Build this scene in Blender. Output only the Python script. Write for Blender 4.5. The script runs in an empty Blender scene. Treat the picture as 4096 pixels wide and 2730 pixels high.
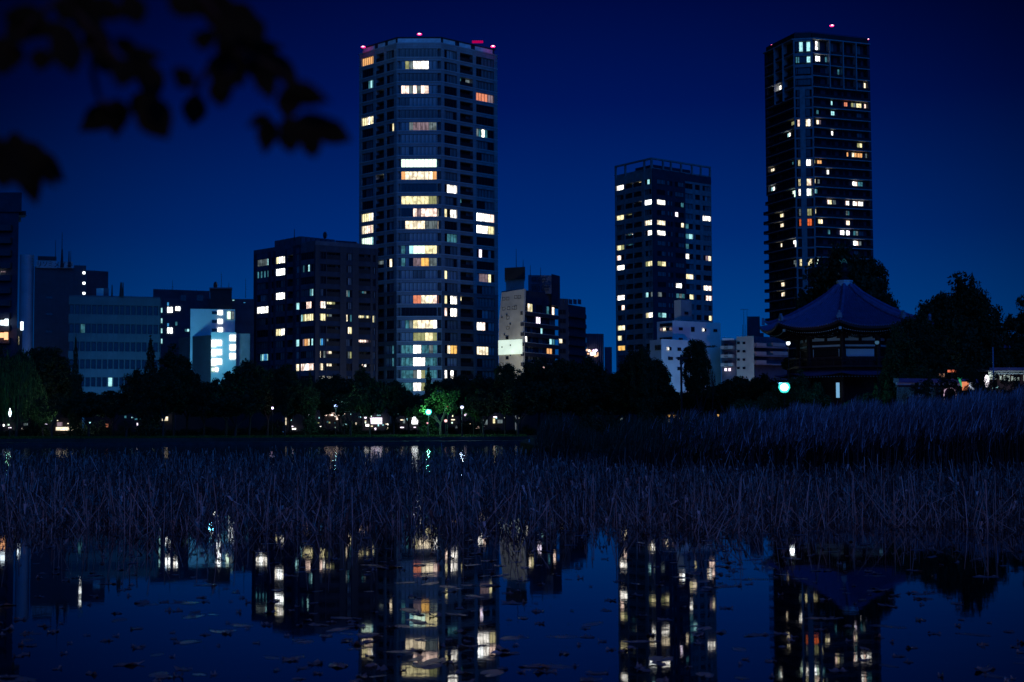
import bpy, math, random
import numpy as np
from mathutils import Vector, Matrix

sc = bpy.context.scene
C = sc.collection
rnd = random.Random(7)
rng = np.random.default_rng(7)

# ------------------------------------------------------------------ camera
W0, H0, F0 = 4096.0, 2730.0, 50 / 36 * 4096.0        # photograph's pixel frame
CAMZ = 3.0
PITCH = math.atan(321 / F0)
ROLL = 0.0045
fw = Vector((0, math.cos(PITCH), math.sin(PITCH)))
r0 = Vector((1, 0, 0)); u0 = Vector((0, -math.sin(PITCH), math.cos(PITCH)))
rt = r0 * math.cos(ROLL) - u0 * math.sin(ROLL)
up = u0 * math.cos(ROLL) + r0 * math.sin(ROLL)
CAM = Vector((0, 0, CAMZ))
cd = bpy.data.cameras.new('camera'); cam = bpy.data.objects.new('camera', cd); C.objects.link(cam)
cam.matrix_world = Matrix(((rt.x, up.x, -fw.x, 0), (rt.y, up.y, -fw.y, 0), (rt.z, up.z, -fw.z, CAMZ), (0, 0, 0, 1)))
cd.lens = 50; cd.sensor_width = 36; cd.clip_start = 0.1; cd.clip_end = 6000
cd.dof.use_dof = True; cd.dof.focus_distance = 75; cd.dof.aperture_fstop = 2.3
sc.camera = cam

# ------------------------------------------------------------------ world, sun, exposure
SKY_K = 1.0
w = bpy.data.worlds.new('World'); sc.world = w; w.use_nodes = True
nt = w.node_tree; N = nt.nodes; L = nt.links
bg = N['Background']
def nd(tree, t, **k):
    n = tree.nodes.new(t)
    for a, b in k.items(): setattr(n, a, b)
    return n
tc = nd(nt, 'ShaderNodeTexCoord')
sep = nd(nt, 'ShaderNodeSeparateXYZ'); L.new(tc.outputs['Generated'], sep.inputs[0])
# height ramp: twilight band near the horizon to near-black blue overhead
cr = nd(nt, 'ShaderNodeValToRGB'); el = cr.color_ramp.elements
el[0].position = 0.0; el[0].color = (0.000, 0.066, 0.285, 1)
el[1].position = 1.0; el[1].color = (0.0, 0.0014, 0.020, 1)
for p, c in ((0.06, (0.0, 0.051, 0.240, 1)), (0.13, (0.0, 0.0235, 0.172, 1)), (0.22, (0.0, 0.0078, 0.106, 1)), (0.31, (0.0, 0.0030, 0.062, 1)), (0.5, (0.0, 0.0024, 0.034, 1))):
    e = el.new(p); e.color = c
L.new(sep.outputs['Z'], cr.inputs[0])
# afterglow: broad falloff away from the azimuth where the sun went down
GLOW = Vector((0.02, 1, 0)).normalized()
dot = nd(nt, 'ShaderNodeVectorMath', operation='DOT_PRODUCT'); dot.inputs[1].default_value = GLOW
L.new(tc.outputs['Generated'], dot.inputs[0])
mr = nd(nt, 'ShaderNodeMapRange', interpolation_type='SMOOTHSTEP'); mr.inputs[1].default_value = 0.885; mr.inputs[2].default_value = 1.0
mr.inputs[3].default_value = 0.17; mr.inputs[4].default_value = 1.0
L.new(dot.outputs['Value'], mr.inputs[0])
mul = nd(nt, 'ShaderNodeVectorMath', operation='SCALE'); L.new(cr.outputs[0], mul.inputs[0]); L.new(mr.outputs[0], mul.inputs['Scale'])
sky = nd(nt, 'ShaderNodeTexSky', sky_type='NISHITA', sun_disc=False)
sky.sun_elevation = math.radians(-9); sky.sun_rotation = 0
sm = nd(nt, 'ShaderNodeVectorMath', operation='SCALE'); sm.inputs['Scale'].default_value = 0.01; L.new(sky.outputs[0], sm.inputs[0])
add = nd(nt, 'ShaderNodeVectorMath', operation='ADD'); L.new(mul.outputs[0], add.inputs[0]); L.new(sm.outputs[0], add.inputs[1])
L.new(add.outputs[0], bg.inputs['Color']); bg.inputs['Strength'].default_value = SKY_K

def sunlamp(name, col, e, ang, d):
    l = bpy.data.lights.new(name, 'SUN'); l.color = col; l.energy = e; l.angle = math.radians(ang)
    o = bpy.data.objects.new(name, l); C.objects.link(o); o.rotation_euler = Vector(d).to_track_quat('-Z', 'Y').to_euler(); return o
# dim blue glow of the night city behind the camera
sunlamp('city_glow', (0.0, 0.185, 1.0), 0.70, 60, (-0.3, 1, -0.6))
sc.view_settings.view_transform = 'Standard'; sc.view_settings.look = 'None'
sc.view_settings.exposure = 0; sc.view_settings.gamma = 1
sc.cycles.max_bounces = 5; sc.cycles.diffuse_bounces = 2; sc.cycles.glossy_bounces = 3; sc.cycles.transmission_bounces = 2
sc.cycles.sample_clamp_indirect = 3; sc.cycles.use_denoising = True
sc.cycles.caustics_reflective = False; sc.cycles.caustics_refractive = False

# ------------------------------------------------------------------ projection helpers
def ray(px, py):
    d = fw + rt * ((px - W0 / 2) / F0) + up * ((H0 / 2 - py) / F0)
    return d / d.y
def P(px, py, D): return CAM + ray(px, py) * D
def X(px, D, py=1500): return P(px, py, D).x
def Z(px, py, D): return P(px, py, D).z
def proj(p):
    v = Vector(p) - CAM; k = v.dot(fw)
    return W0 / 2 + F0 * v.dot(rt) / k, H0 / 2 - F0 * v.dot(up) / k

# ------------------------------------------------------------------ mesh helpers
class MB:
    def __init__(s): s.v = []; s.f = []; s.m = []
    def quad(s, a, b, c, d, m=0):
        n = len(s.v); s.v += [tuple(a), tuple(b), tuple(c), tuple(d)]; s.f.append((n, n + 1, n + 2, n + 3)); s.m.append(m)
    def tri(s, a, b, c, m=0):
        n = len(s.v); s.v += [tuple(a), tuple(b), tuple(c)]; s.f.append((n, n + 1, n + 2)); s.m.append(m)
    def box(s, x0, x1, y0, y1, z0, z1, m=0):
        n = len(s.v)
        s.v += [(x, y, z) for z in (z0, z1) for x, y in ((x0, y0), (x1, y0), (x1, y1), (x0, y1))]
        for f in ((0, 3, 2, 1), (4, 5, 6, 7), (0, 1, 5, 4), (1, 2, 6, 5), (2, 3, 7, 6), (3, 0, 4, 7)):
            s.f.append(tuple(n + i for i in f)); s.m.append(m)
        return s
    def prism(s, poly, z0, z1, m=0):
        n = len(s.v); k = len(poly)
        s.v += [(x, y, z0) for x, y in poly] + [(x, y, z1) for x, y in poly]
        for i in range(k):
            j = (i + 1) % k; s.f.append((n + i, n + j, n + k + j, n + k + i)); s.m.append(m)
        s.f.append(tuple(n + k + i for i in range(k))); s.m.append(m)
        s.f.append(tuple(n + k - 1 - i for i in range(k))); s.m.append(m)
        return s
    def tube(s, a, b, ra, rb=None, k=6, m=0, cap=True):
        a = Vector(a); b = Vector(b); rb = ra if rb is None else rb
        d = (b - a).normalized(); q = d.orthogonal().normalized(); e = d.cross(q); n = len(s.v)
        for c, r in ((a, ra), (b, rb)):
            for i in range(k):
                t = 2 * math.pi * i / k; s.v.append(tuple(c + q * (r * math.cos(t)) + e * (r * math.sin(t))))
        for i in range(k):
            j = (i + 1) % k; s.f.append((n + i, n + j, n + k + j, n + k + i)); s.m.append(m)
        if cap:
            s.f.append(tuple(n + k - 1 - i for i in range(k))); s.m.append(m)
            s.f.append(tuple(n + k + i for i in range(k))); s.m.append(m)
        return s
    def ball(s, c, rx, rz=None, k=10, h=6, m=0):
        rz = rx if rz is None else rz; n = len(s.v)
        for i in range(h + 1):
            a = math.pi * i / h
            for j in range(k):
                t = 2 * math.pi * j / k
                s.v.append((c[0] + rx * math.sin(a) * math.cos(t), c[1] + rx * math.sin(a) * math.sin(t), c[2] + rz * math.cos(a)))
        for i in range(h):
            for j in range(k):
                jj = (j + 1) % k; s.f.append((n + i * k + j, n + (i + 1) * k + j, n + (i + 1) * k + jj, n + i * k + jj)); s.m.append(m)
        return s
    def lathe(s, c, prof, k=12, m=0):
        n = len(s.v)
        for r, z in prof:
            for j in range(k):
                t = 2 * math.pi * j / k; s.v.append((c[0] + r * math.cos(t), c[1] + r * math.sin(t), c[2] + z))
        for i in range(len(prof) - 1):
            for j in range(k):
                jj = (j + 1) % k; s.f.append((n + i * k + j, n + i * k + jj, n + (i + 1) * k + jj, n + (i + 1) * k + j)); s.m.append(m)
        return s
    def mesh(s, name, mats):
        me = bpy.data.meshes.new(name); me.from_pydata(s.v, [], s.f)
        for a in (mats if isinstance(mats, (list, tuple)) else [mats]): me.materials.append(a)
        if any(s.m): me.polygons.foreach_set('material_index', s.m)
        me.update(); return me

def link(name, me, parent=None, loc=None, rz=0.0, label=None, kind=None, cat=None, group=None):
    o = bpy.data.objects.new(name, me); C.objects.link(o)
    if parent is not None: o.parent = parent
    if loc is not None: o.location = loc
    if rz: o.rotation_euler = (0, 0, rz)
    if label: o['label'] = label
    if kind: o['kind'] = kind
    if cat: o['category'] = cat
    if group: o['group'] = group
    return o
def thing(name, label, cat, loc=(0, 0, 0), rz=0.0, group=None):
    return link(name, None, None, loc, rz, label, None, cat, group)
def cpy(o, parent=None, **k):
    c = o.copy(); C.objects.link(c); c.parent = parent
    for ch in list(o.children): cpy(ch, c)
    return c
def bigmesh(name, V, Fc, mats, idx=None):
    """V (n,3) float array, Fc (m,k) int array of equal-size faces"""
    me = bpy.data.meshes.new(name); n, k = Fc.shape
    me.vertices.add(len(V)); me.vertices.foreach_set('co', V.astype(np.float32).ravel())
    me.loops.add(n * k); me.loops.foreach_set('vertex_index', Fc.astype(np.int32).ravel())
    me.polygons.add(n); me.polygons.foreach_set('loop_start', np.arange(0, n * k, k, dtype=np.int32))
    for a in mats: me.materials.append(a)
    if idx is not None: me.polygons.foreach_set('material_index', idx.astype(np.int32))
    me.update(calc_edges=True); return me

# ------------------------------------------------------------------ materials
def new_mat(name):
    m = bpy.data.materials.new(name); m.use_nodes = True; return m, m.node_tree, m.node_tree.nodes['Principled BSDF']
def mat(name, col, rough=0.8, var=0.25, scale=0.6, spec=0.3, bump=0.0, metal=0.0, stretch=(1, 1, 1)):
    m, t, b = new_mat(name)
    tcn = nd(t, 'ShaderNodeTexCoord'); mp = nd(t, 'ShaderNodeMapping'); mp.inputs['Scale'].default_value = stretch
    t.links.new(tcn.outputs['Object'], mp.inputs[0])
    no = nd(t, 'ShaderNodeTexNoise'); no.inputs['Scale'].default_value = scale; no.inputs['Detail'].default_value = 5
    t.links.new(mp.outputs[0], no.inputs['Vector'])
    r = nd(t, 'ShaderNodeMapRange'); r.inputs[1].default_value = 0.3; r.inputs[2].default_value = 0.7
    r.inputs[3].default_value = 1 - var; r.inputs[4].default_value = 1 + var; t.links.new(no.outputs[0], r.inputs[0])
    s = nd(t, 'ShaderNodeVectorMath', operation='SCALE'); s.inputs[0].default_value = col; t.links.new(r.outputs[0], s.inputs['Scale'])
    t.links.new(s.outputs[0], b.inputs['Base Color'])
    b.inputs['Roughness'].default_value = rough; b.inputs['Specular IOR Level'].default_value = spec; b.inputs['Metallic'].default_value = metal
    if bump:
        bu = nd(t, 'ShaderNodeBump'); bu.inputs['Strength'].default_value = bump; bu.inputs['Distance'].default_value = 0.05
        t.links.new(no.outputs[0], bu.inputs['Height']); t.links.new(bu.outputs[0], b.inputs['Normal'])
    return m
def tile_mat(name, col, sx=1.2, sz=0.5, var=0.12, joint=0.7):
    """facade cladding: large tiles with thin dark joints and a little tone change per tile"""
    m, t, b = new_mat(name)
    tcn = nd(t, 'ShaderNodeTexCoord'); se = nd(t, 'ShaderNodeSeparateXYZ'); t.links.new(tcn.outputs['Object'], se.inputs[0])
    co = nd(t, 'ShaderNodeCombineXYZ'); t.links.new(se.outputs['X'], co.inputs[0]); t.links.new(se.outputs['Z'], co.inputs[1])
    br = nd(t, 'ShaderNodeTexBrick'); br.offset = 0.0; br.inputs['Scale'].default_value = 1
    br.inputs['Brick Width'].default_value = sx; br.inputs['Row Height'].default_value = sz; br.inputs['Mortar Size'].default_value = 0.03
    br.inputs['Color1'].default_value = (*[c * (1 - var) for c in col], 1); br.inputs['Color2'].default_value = (*[c * (1 + var) for c in col], 1)
    br.inputs['Mortar'].default_value = (*[c * joint for c in col], 1)
    t.links.new(co.outputs[0], br.inputs['Vector'])
    no = nd(t, 'ShaderNodeTexNoise'); no.inputs['Scale'].default_value = 0.35; no.inputs['Detail'].default_value = 6; t.links.new(tcn.outputs['Object'], no.inputs['Vector'])
    r = nd(t, 'ShaderNodeMapRange'); r.inputs[1].default_value = 0.3; r.inputs[2].default_value = 0.7; r.inputs[3].default_value = 0.8; r.inputs[4].default_value = 1.15
    t.links.new(no.outputs[0], r.inputs[0])
    s = nd(t, 'ShaderNodeVectorMath', operation='SCALE'); t.links.new(br.outputs[0], s.inputs[0]); t.links.new(r.outputs[0], s.inputs['Scale'])
    t.links.new(s.outputs[0], b.inputs['Base Color']); b.inputs['Roughness'].default_value = 0.55
    return m
def lit(name, col, k, folds=0.25, clutter=0.0):
    """window with a lit room or curtain behind it; folds = curtain pleats, clutter = furniture and shades cutting the light"""
    m = bpy.data.materials.new(name); m.use_nodes = True; t = m.node_tree; t.nodes.clear()
    out = nd(t, 'ShaderNodeOutputMaterial'); em = nd(t, 'ShaderNodeEmission'); t.links.new(em.outputs[0], out.inputs[0])
    tcn = nd(t, 'ShaderNodeTexCoord'); oi = nd(t, 'ShaderNodeObjectInfo')
    ad = nd(t, 'ShaderNodeVectorMath', operation='ADD'); t.links.new(tcn.outputs['Object'], ad.inputs[0])
    cb = nd(t, 'ShaderNodeCombineXYZ'); mu = nd(t, 'ShaderNodeMath', operation='MULTIPLY'); mu.inputs[1].default_value = 91
    t.links.new(oi.outputs['Random'], mu.inputs[0]); t.links.new(mu.outputs[0], cb.inputs[0]); t.links.new(cb.outputs[0], ad.inputs[1])
    mp = nd(t, 'ShaderNodeMapping'); mp.inputs['Scale'].default_value = (3.2, 1, 0.15); t.links.new(ad.outputs[0], mp.inputs[0])
    n1 = nd(t, 'ShaderNodeTexNoise'); n1.inputs['Scale'].default_value = 1.3; n1.inputs['Detail'].default_value = 2; t.links.new(mp.outputs[0], n1.inputs['Vector'])
    r1 = nd(t, 'ShaderNodeMapRange'); r1.inputs[1].default_value = 0.3; r1.inputs[2].default_value = 0.7; r1.inputs[3].default_value = 1 - folds; r1.inputs[4].default_value = 1 + folds
    t.links.new(n1.outputs[0], r1.inputs[0])
    n2 = nd(t, 'ShaderNodeTexNoise'); n2.inputs['Scale'].default_value = 0.75; n2.inputs['Detail'].default_value = 1.0; t.links.new(ad.outputs[0], n2.inputs['Vector'])
    r2 = nd(t, 'ShaderNodeMapRange'); r2.inputs[1].default_value = 0.38; r2.inputs[2].default_value = 0.55; r2.inputs[3].default_value = 1 - clutter; r2.inputs[4].default_value = 1.1
    t.links.new(n2.outputs[0], r2.inputs[0])
    mm = nd(t, 'ShaderNodeMath', operation='MULTIPLY'); t.links.new(r1.outputs[0], mm.inputs[0]); t.links.new(r2.outputs[0], mm.inputs[1])
    m3 = nd(t, 'ShaderNodeMath', operation='MULTIPLY'); m3.inputs[1].default_value = k; t.links.new(mm.outputs[0], m3.inputs[0])
    em.inputs[0].default_value = (*col, 1); t.links.new(m3.outputs[0], em.inputs[1])
    m.cycles.emission_sampling = 'NONE'
    return m
def glow(name, col, k, sampled=False):
    m = bpy.data.materials.new(name); m.use_nodes = True; t = m.node_tree; t.nodes.clear()
    out = nd(t, 'ShaderNodeOutputMaterial'); em = nd(t, 'ShaderNodeEmission'); t.links.new(em.outputs[0], out.inputs[0])
    em.inputs[0].default_value = (*col, 1); em.inputs[1].default_value = k
    m.cycles.emission_sampling = 'AUTO' if sampled else 'NONE'
    return m

M = {}
M['tile'] = tile_mat('pale tile', (0.29, 0.31, 0.33), 1.4, 0.62)
M['tile_cap'] = mat('tile coping', (0.40, 0.42, 0.44), 0.6, 0.15)
M['tile_dark'] = tile_mat('dark tile', (0.13, 0.14, 0.16), 1.4, 0.62)
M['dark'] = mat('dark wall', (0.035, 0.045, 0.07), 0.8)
M['darkbrown'] = tile_mat('brown tile', (0.035, 0.038, 0.055), 0.9, 0.3)
M['grey'] = mat('grey render', (0.26, 0.26, 0.27), 0.85)
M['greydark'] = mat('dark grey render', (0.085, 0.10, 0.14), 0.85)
M['cream'] = mat('cream render', (0.50, 0.46, 0.38), 0.85, 0.18, 0.4)
M['white'] = mat('white render', (0.62, 0.64, 0.64), 0.8, 0.12, 0.4)
M['officewall'] = tile_mat('office concrete', (0.085, 0.11, 0.13), 2.0, 3.6, 0.06)
M['black'] = mat('black steel', (0.02, 0.02, 0.024), 0.5)
M['steel'] = mat('steel', (0.25, 0.26, 0.28), 0.4)
M['mullion'] = mat('window frame', (0.03, 0.032, 0.038), 0.5, 0.1)
M['room'] = mat('dark recess', (0.02, 0.02, 0.025), 0.9)
m, t, b = new_mat('dark glass'); b.inputs['Base Color'].default_value = (0.012, 0.014, 0.02, 1); b.inputs['Roughness'].default_value = 0.12; M['glass'] = m
def curtain(name, c):
    m = mat(name, c, 0.7, 0.45, 1.2, 0.5, stretch=(3.0, 1, 0.12)); return m
M['curt'] = curtain('drawn curtain in unlit room', (0.16, 0.18, 0.19))
M['curt2'] = curtain('pale blind in unlit room', (0.34, 0.38, 0.40))
PAL = {
 'k': M['glass'], 'c': M['curt'], 'b': M['curt2'],
 'W': lit('lit window white', (1.0, 0.95, 0.86), 2.8, 0.22, 0.6),
 'C': lit('lit window cream', (1.0, 0.84, 0.58), 1.6, 0.25, 0.5),
 'Y': lit('lit window yellow', (1.0, 0.88, 0.48), 1.3, 0.2, 0.45),
 'y': lit('lit window dim yellow', (0.50, 0.52, 0.24), 0.62, 0.25, 0.3),
 'O': lit('lit window orange', (1.0, 0.48, 0.18), 0.95, 0.16, 0.1),
 'S': lit('lit window salmon', (1.0, 0.32, 0.18), 0.8, 0.25, 0.15),
 'P': lit('lit window pink white', (1.0, 0.72, 0.60), 1.9, 0.2, 0.55),
 'M': lit('lit window mint', (0.75, 1.0, 0.80), 1.6, 0.12, 0.05),
 'T': lit('lit window bright cyan', (0.45, 0.95, 1.0), 1.0, 0.2, 0.3),
 't': lit('lit window dim cyan', (0.08, 0.32, 0.42), 0.55, 0.5, 0.5),
 'g': lit('lit window grey', (0.20, 0.26, 0.28), 0.6, 0.5, 0.5),
 'm': lit('lit window dim mauve', (0.28, 0.20, 0.24), 0.75, 0.45, 0.4),
 'A': lit('lit window amber', (1.0, 0.55, 0.14), 1.1, 0.2, 0.3),
 'R': lit('lit window deep orange', (1.0, 0.18, 0.05), 0.9, 0.2, 0.2),
 'H': lit('lit window glaring white', (0.95, 1.0, 1.0), 4.0, 0.05, 0.0),
 'V': lit('lit window violet white', (0.95, 0.80, 1.0), 2.2, 0.1, 0.3),
 'B': lit('lit window blue', (0.06, 0.36, 0.80), 0.8, 0.3, 0.4),
}
PNAME = {'W': 'white', 'C': 'cream', 'Y': 'yellow', 'y': 'dim yellow', 'O': 'orange', 'S': 'salmon', 'P': 'pinkish white', 'M': 'mint green', 'T': 'cyan', 't': 'dim cyan',
         'g': 'grey', 'm': 'dim mauve', 'A': 'amber', 'R': 'red orange', 'H': 'glaring white', 'V': 'violet white', 'B': 'blue'}

# ------------------------------------------------------------------ setting: water, ground
GZ = 0.9
m, t, b = new_mat('pond water')
b.inputs['Base Color'].default_value = (0.003, 0.006, 0.012, 1); b.inputs['Roughness'].default_value = 0.02; b.inputs['IOR'].default_value = 1.23
g = nd(t, 'ShaderNodeNewGeometry'); sp = nd(t, 'ShaderNodeSeparateXYZ'); t.links.new(g.outputs['Position'], sp.inputs[0])
far = nd(t, 'ShaderNodeMapRange'); far.inputs[1].default_value = 60; far.inputs[2].default_value = 110; far.inputs[3].default_value = 0.0; far.inputs[4].default_value = 1.0
t.links.new(sp.outputs['Y'], far.inputs[0])
na = nd(t, 'ShaderNodeTexNoise'); na.inputs['Scale'].default_value = 0.9; na.inputs['Detail'].default_value = 2; t.links.new(g.outputs['Position'], na.inputs['Vector'])
nb = nd(t, 'ShaderNodeTexNoise'); nb.inputs['Scale'].default_value = 7.0; nb.inputs['Detail'].default_value = 2; t.links.new(g.outputs['Position'], nb.inputs['Vector'])
bu1 = nd(t, 'ShaderNodeBump'); bu1.inputs['Strength'].default_value = 1.0; bu1.inputs['Distance'].default_value = 0.0009; t.links.new(na.outputs[0], bu1.inputs['Height'])
bu2 = nd(t, 'ShaderNodeBump'); bu2.inputs['Strength'].default_value = 1.0; bu2.inputs['Distance'].default_value = 0.00022; t.links.new(nb.outputs[0], bu2.inputs['Height']); t.links.new(bu1.outputs[0], bu2.inputs['Normal'])
nc = nd(t, 'ShaderNodeTexNoise'); nc.inputs['Scale'].default_value = 2.5; nc.inputs['Detail'].default_value = 3; t.links.new(g.outputs['Position'], nc.inputs['Vector'])
bu3 = nd(t, 'ShaderNodeBump'); bu3.inputs['Distance'].default_value = 0.012; t.links.new(far.outputs[0], bu3.inputs['Strength']); t.links.new(nc.outputs[0], bu3.inputs['Height']); t.links.new(bu2.outputs[0], bu3.inputs['Normal'])
t.links.new(bu3.outputs[0], b.inputs['Normal']); M['water'] = m
link('water', MB().box(-400, 400, -60, 191, -0.4, 0, 0).mesh('water', M['water']), kind='structure', label='dark still pond water mirroring the lit towers')
M['ground'] = mat('dark park soil', (0.045, 0.05, 0.04), 0.95, 0.4, 0.4)
M['stone'] = mat('bank stone', (0.05, 0.05, 0.05), 0.9, 0.35, 1.2)
mb = MB(); mb.box(-3000, 3000, 194.3, 5500, -0.5, GZ)
link('ground', mb.mesh('ground', M['ground']), kind='structure', label='dark park ground behind the far bank')
link('bank_wall', MB().box(-400, 60, 190, 194.2, -0.45, 0.42).mesh('bank', M['stone']), kind='structure', label='low stone embankment along the far edge of the pond')
isl = [(X(2230, 108), 108), (X(2600, 103), 103), (X(3300, 101), 101), (140, 99), (190, 194.2), (X(2120, 190), 194.2), (X(2080, 150), 150)]
link('island', MB().prism(isl, -0.45, GZ - 0.1).mesh('island', M['ground']), kind='structure', label='temple island ground behind the tall reeds')

# ------------------------------------------------------------------ facades
class Face:
    """vertical plane from A (left seen from the pond) to B (right); local x along it, y inward, z up"""
    def __init__(s, A, B, b):
        s.A = Vector((A[0], A[1])); s.B = Vector((B[0], B[1])); s.b = b
        s.t = (s.B - s.A).normalized(); s.n = Vector((-s.t.y, s.t.x)); s.W = (s.B - s.A).length
        s.rz = math.atan2(s.t.y, s.t.x)
    def at(s, px, py):
        d = ray(px, py); o = Vector((CAM.x, CAM.y)); dd = Vector((d.x, d.y))
        k = (s.A - o).dot(s.n) / dd.dot(s.n); p = o + dd * k
        return (p - s.A).dot(s.t), CAM.z + d.z * k
    def s(s_, px, py=900): return s_.at(px, py)[0]
    def world(s, x, y, z):
        q = s.A + s.t * x + s.n * y; return Vector((q.x, q.y, z))
    def add(s, name, mb, mats, x=0, y=0, z=0, label=None, kind=None, parent=None):
        me = mb if isinstance(mb, bpy.types.Mesh) else mb.mesh(name, mats)
        if parent is not None: return link(name, me, parent, None, 0, label, kind)
        q = s.world(x, y, z) - s.b.loc
        return link(name, me, s.b.root, q, s.rz, label, kind)
class Bld:
    def __init__(s, name, label, cat, base, group=None):
        s.loc = Vector((base[0], base[1], GZ)); s.root = thing(name, label, cat, s.loc, 0, group); s.wins = []; s.cache = {}
    def part(s, name, mb, mats, label=None, kind=None):      # mesh given in world coordinates
        mb.v = [(a - s.loc.x, b_ - s.loc.y, c - s.loc.z) for a, b_, c in mb.v]
        return link(name, mb.mesh(name, mats), s.root, None, 0, label, kind)
    def win(s, face, x0, x1, z0, z1, n=2, pat=None, y=0.3, fr=True, rows=1, split=False, label=None):
        s.wins.append(dict(f=face, x0=x0, x1=x1, z0=z0, z1=z1, n=n, pat=pat or 'k', y=y, fr=fr, rows=rows, split=split, label=label, lit=False))
    def light(s, px, py, pat, tol=60):
        best = None; bd = 1e9
        for w_ in s.wins:
            q = w_.get('p')
            if q is None: q = w_['p'] = proj(w_['f'].world((w_['x0'] + w_['x1']) / 2, w_['y'], (w_['z0'] + w_['z1']) / 2))
            d = abs(q[0] - px) + 1.3 * abs(q[1] - py) + (30 if w_['lit'] else 0)
            if d < bd: bd = d; best = w_
        if best and bd < tol: best['pat'] = pat; best['lit'] = True
    def build(s, maxn=300):
        ws = s.wins
        order = sorted(range(len(ws)), key=lambda i: (not ws[i]['lit'], -(ws[i]['x1'] - ws[i]['x0']) * (ws[i]['z1'] - ws[i]['z0'])))
        keep = set(order[:maxn]); rest = MB(); rm = []
        for i, w_ in enumerate(ws):
            wd = w_['x1'] - w_['x0']; hh = w_['z1'] - w_['z0']; n = w_['n']; pat = w_['pat']; f = w_['f']
            pp = [pat[min(len(pat) - 1, int((j + 0.5) * len(pat) / n))] for j in range(n)]
            key = (round(wd, 1), round(hh, 1), n, ''.join(pp), w_['rows'], w_['fr'], w_['split'])
            if i in keep:
                if key not in s.cache:
                    mb = MB(); used = sorted(set(pp)); 
                    mats = [M['mullion']] + [PAL[c] for c in used]
                    if not w_['split']:
                        for j in range(n):
                            a = wd * j / n; c = wd * (j + 1) / n
                            mb.quad((a, 0.05, 0), (c, 0.05, 0), (c, 0.05, hh), (a, 0.05, hh), 1 + used.index(pp[j]))
                    if w_['fr']:
                        t_ = 0.045
                        for j in range(n + 1): a = wd * j / n; mb.box(max(0, a - t_), min(wd, a + t_), -0.03, 0.045, 0, hh)
                        mb.box(0.001, wd - 0.001, -0.02, 0.04, 0, 0.08); mb.box(0.001, wd - 0.001, -0.02, 0.04, hh - 0.08, hh)
                        for r in range(1, w_['rows']): mb.box(0.001, wd - 0.001, -0.02, 0.04, hh * r / w_['rows'] - 0.04, hh * r / w_['rows'] + 0.04)
                    s.cache[key] = mb.mesh('window', mats)
                lab = w_['label']
                if w_['lit'] and not lab:
                    cs = [PNAME[c] for c in pp if c in PNAME]
                    if cs: lab = 'window with %s light behind the glass' % max(set(cs), key=cs.count)
                o = f.add('window', s.cache[key], None, w_['x0'], w_['y'], w_['z0'], lab)
                if w_['split']:
                    for j in range(n):
                        k2 = ('pane', round(wd / n, 2), round(hh, 1), pp[j])
                        if k2 not in s.cache:
                            q = MB(); q.box(0.03, wd / n - 0.03, 0.05, 0.09, 0.04, hh - 0.04); s.cache[k2] = q.mesh('pane', [PAL[pp[j]]])
                        link('pane', s.cache[k2], o, (wd * j / n, 0, 0))
            else:
                c0 = f.world(w_['x0'], w_['y'] + 0.05, w_['z0']); c1 = f.world(w_['x1'], w_['y'] + 0.05, w_['z0'])
                rest.quad(c0, c1, (c1.x, c1.y, w_['z1']), (c0.x, c0.y, w_['z1']))
        if rest.f: s.part('window', rest, [M['glass']], 'dark glazing of the remaining windows', 'stuff')
def inset(poly, d):
    c = Vector((sum(p[0] for p in poly) / len(poly), sum(p[1] for p in poly) / len(poly)))
    out = []
    n = len(poly)
    for i in range(n):
        p0 = Vector(poly[i - 1]); p1 = Vector(poly[i]); p2 = Vector(poly[(i + 1) % n])
        e1 = (p1 - p0).normalized(); e2 = (p2 - p1).normalized()
        n1 = Vector((-e1.y, e1.x)); n2 = Vector((-e2.y, e2.x))
        if (c - p1).dot(n1) < 0: n1 = -n1
        if (c - p1).dot(n2) < 0: n2 = -n2
        bis = (n1 + n2); q = p1 + bis * (d / max(0.3, 1 + n1.dot(n2)))
        out.append((q.x, q.y))
    return out
def pt(px, D, py=900):
    p = P(px, py, D); return (p.x, p.y)
def box_back(A, B, Cc):
    """fourth corner(s) behind a two-face corner building: parallelogram"""
    return (A[0] + Cc[0] - B[0], A[1] + Cc[1] - B[1])
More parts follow.
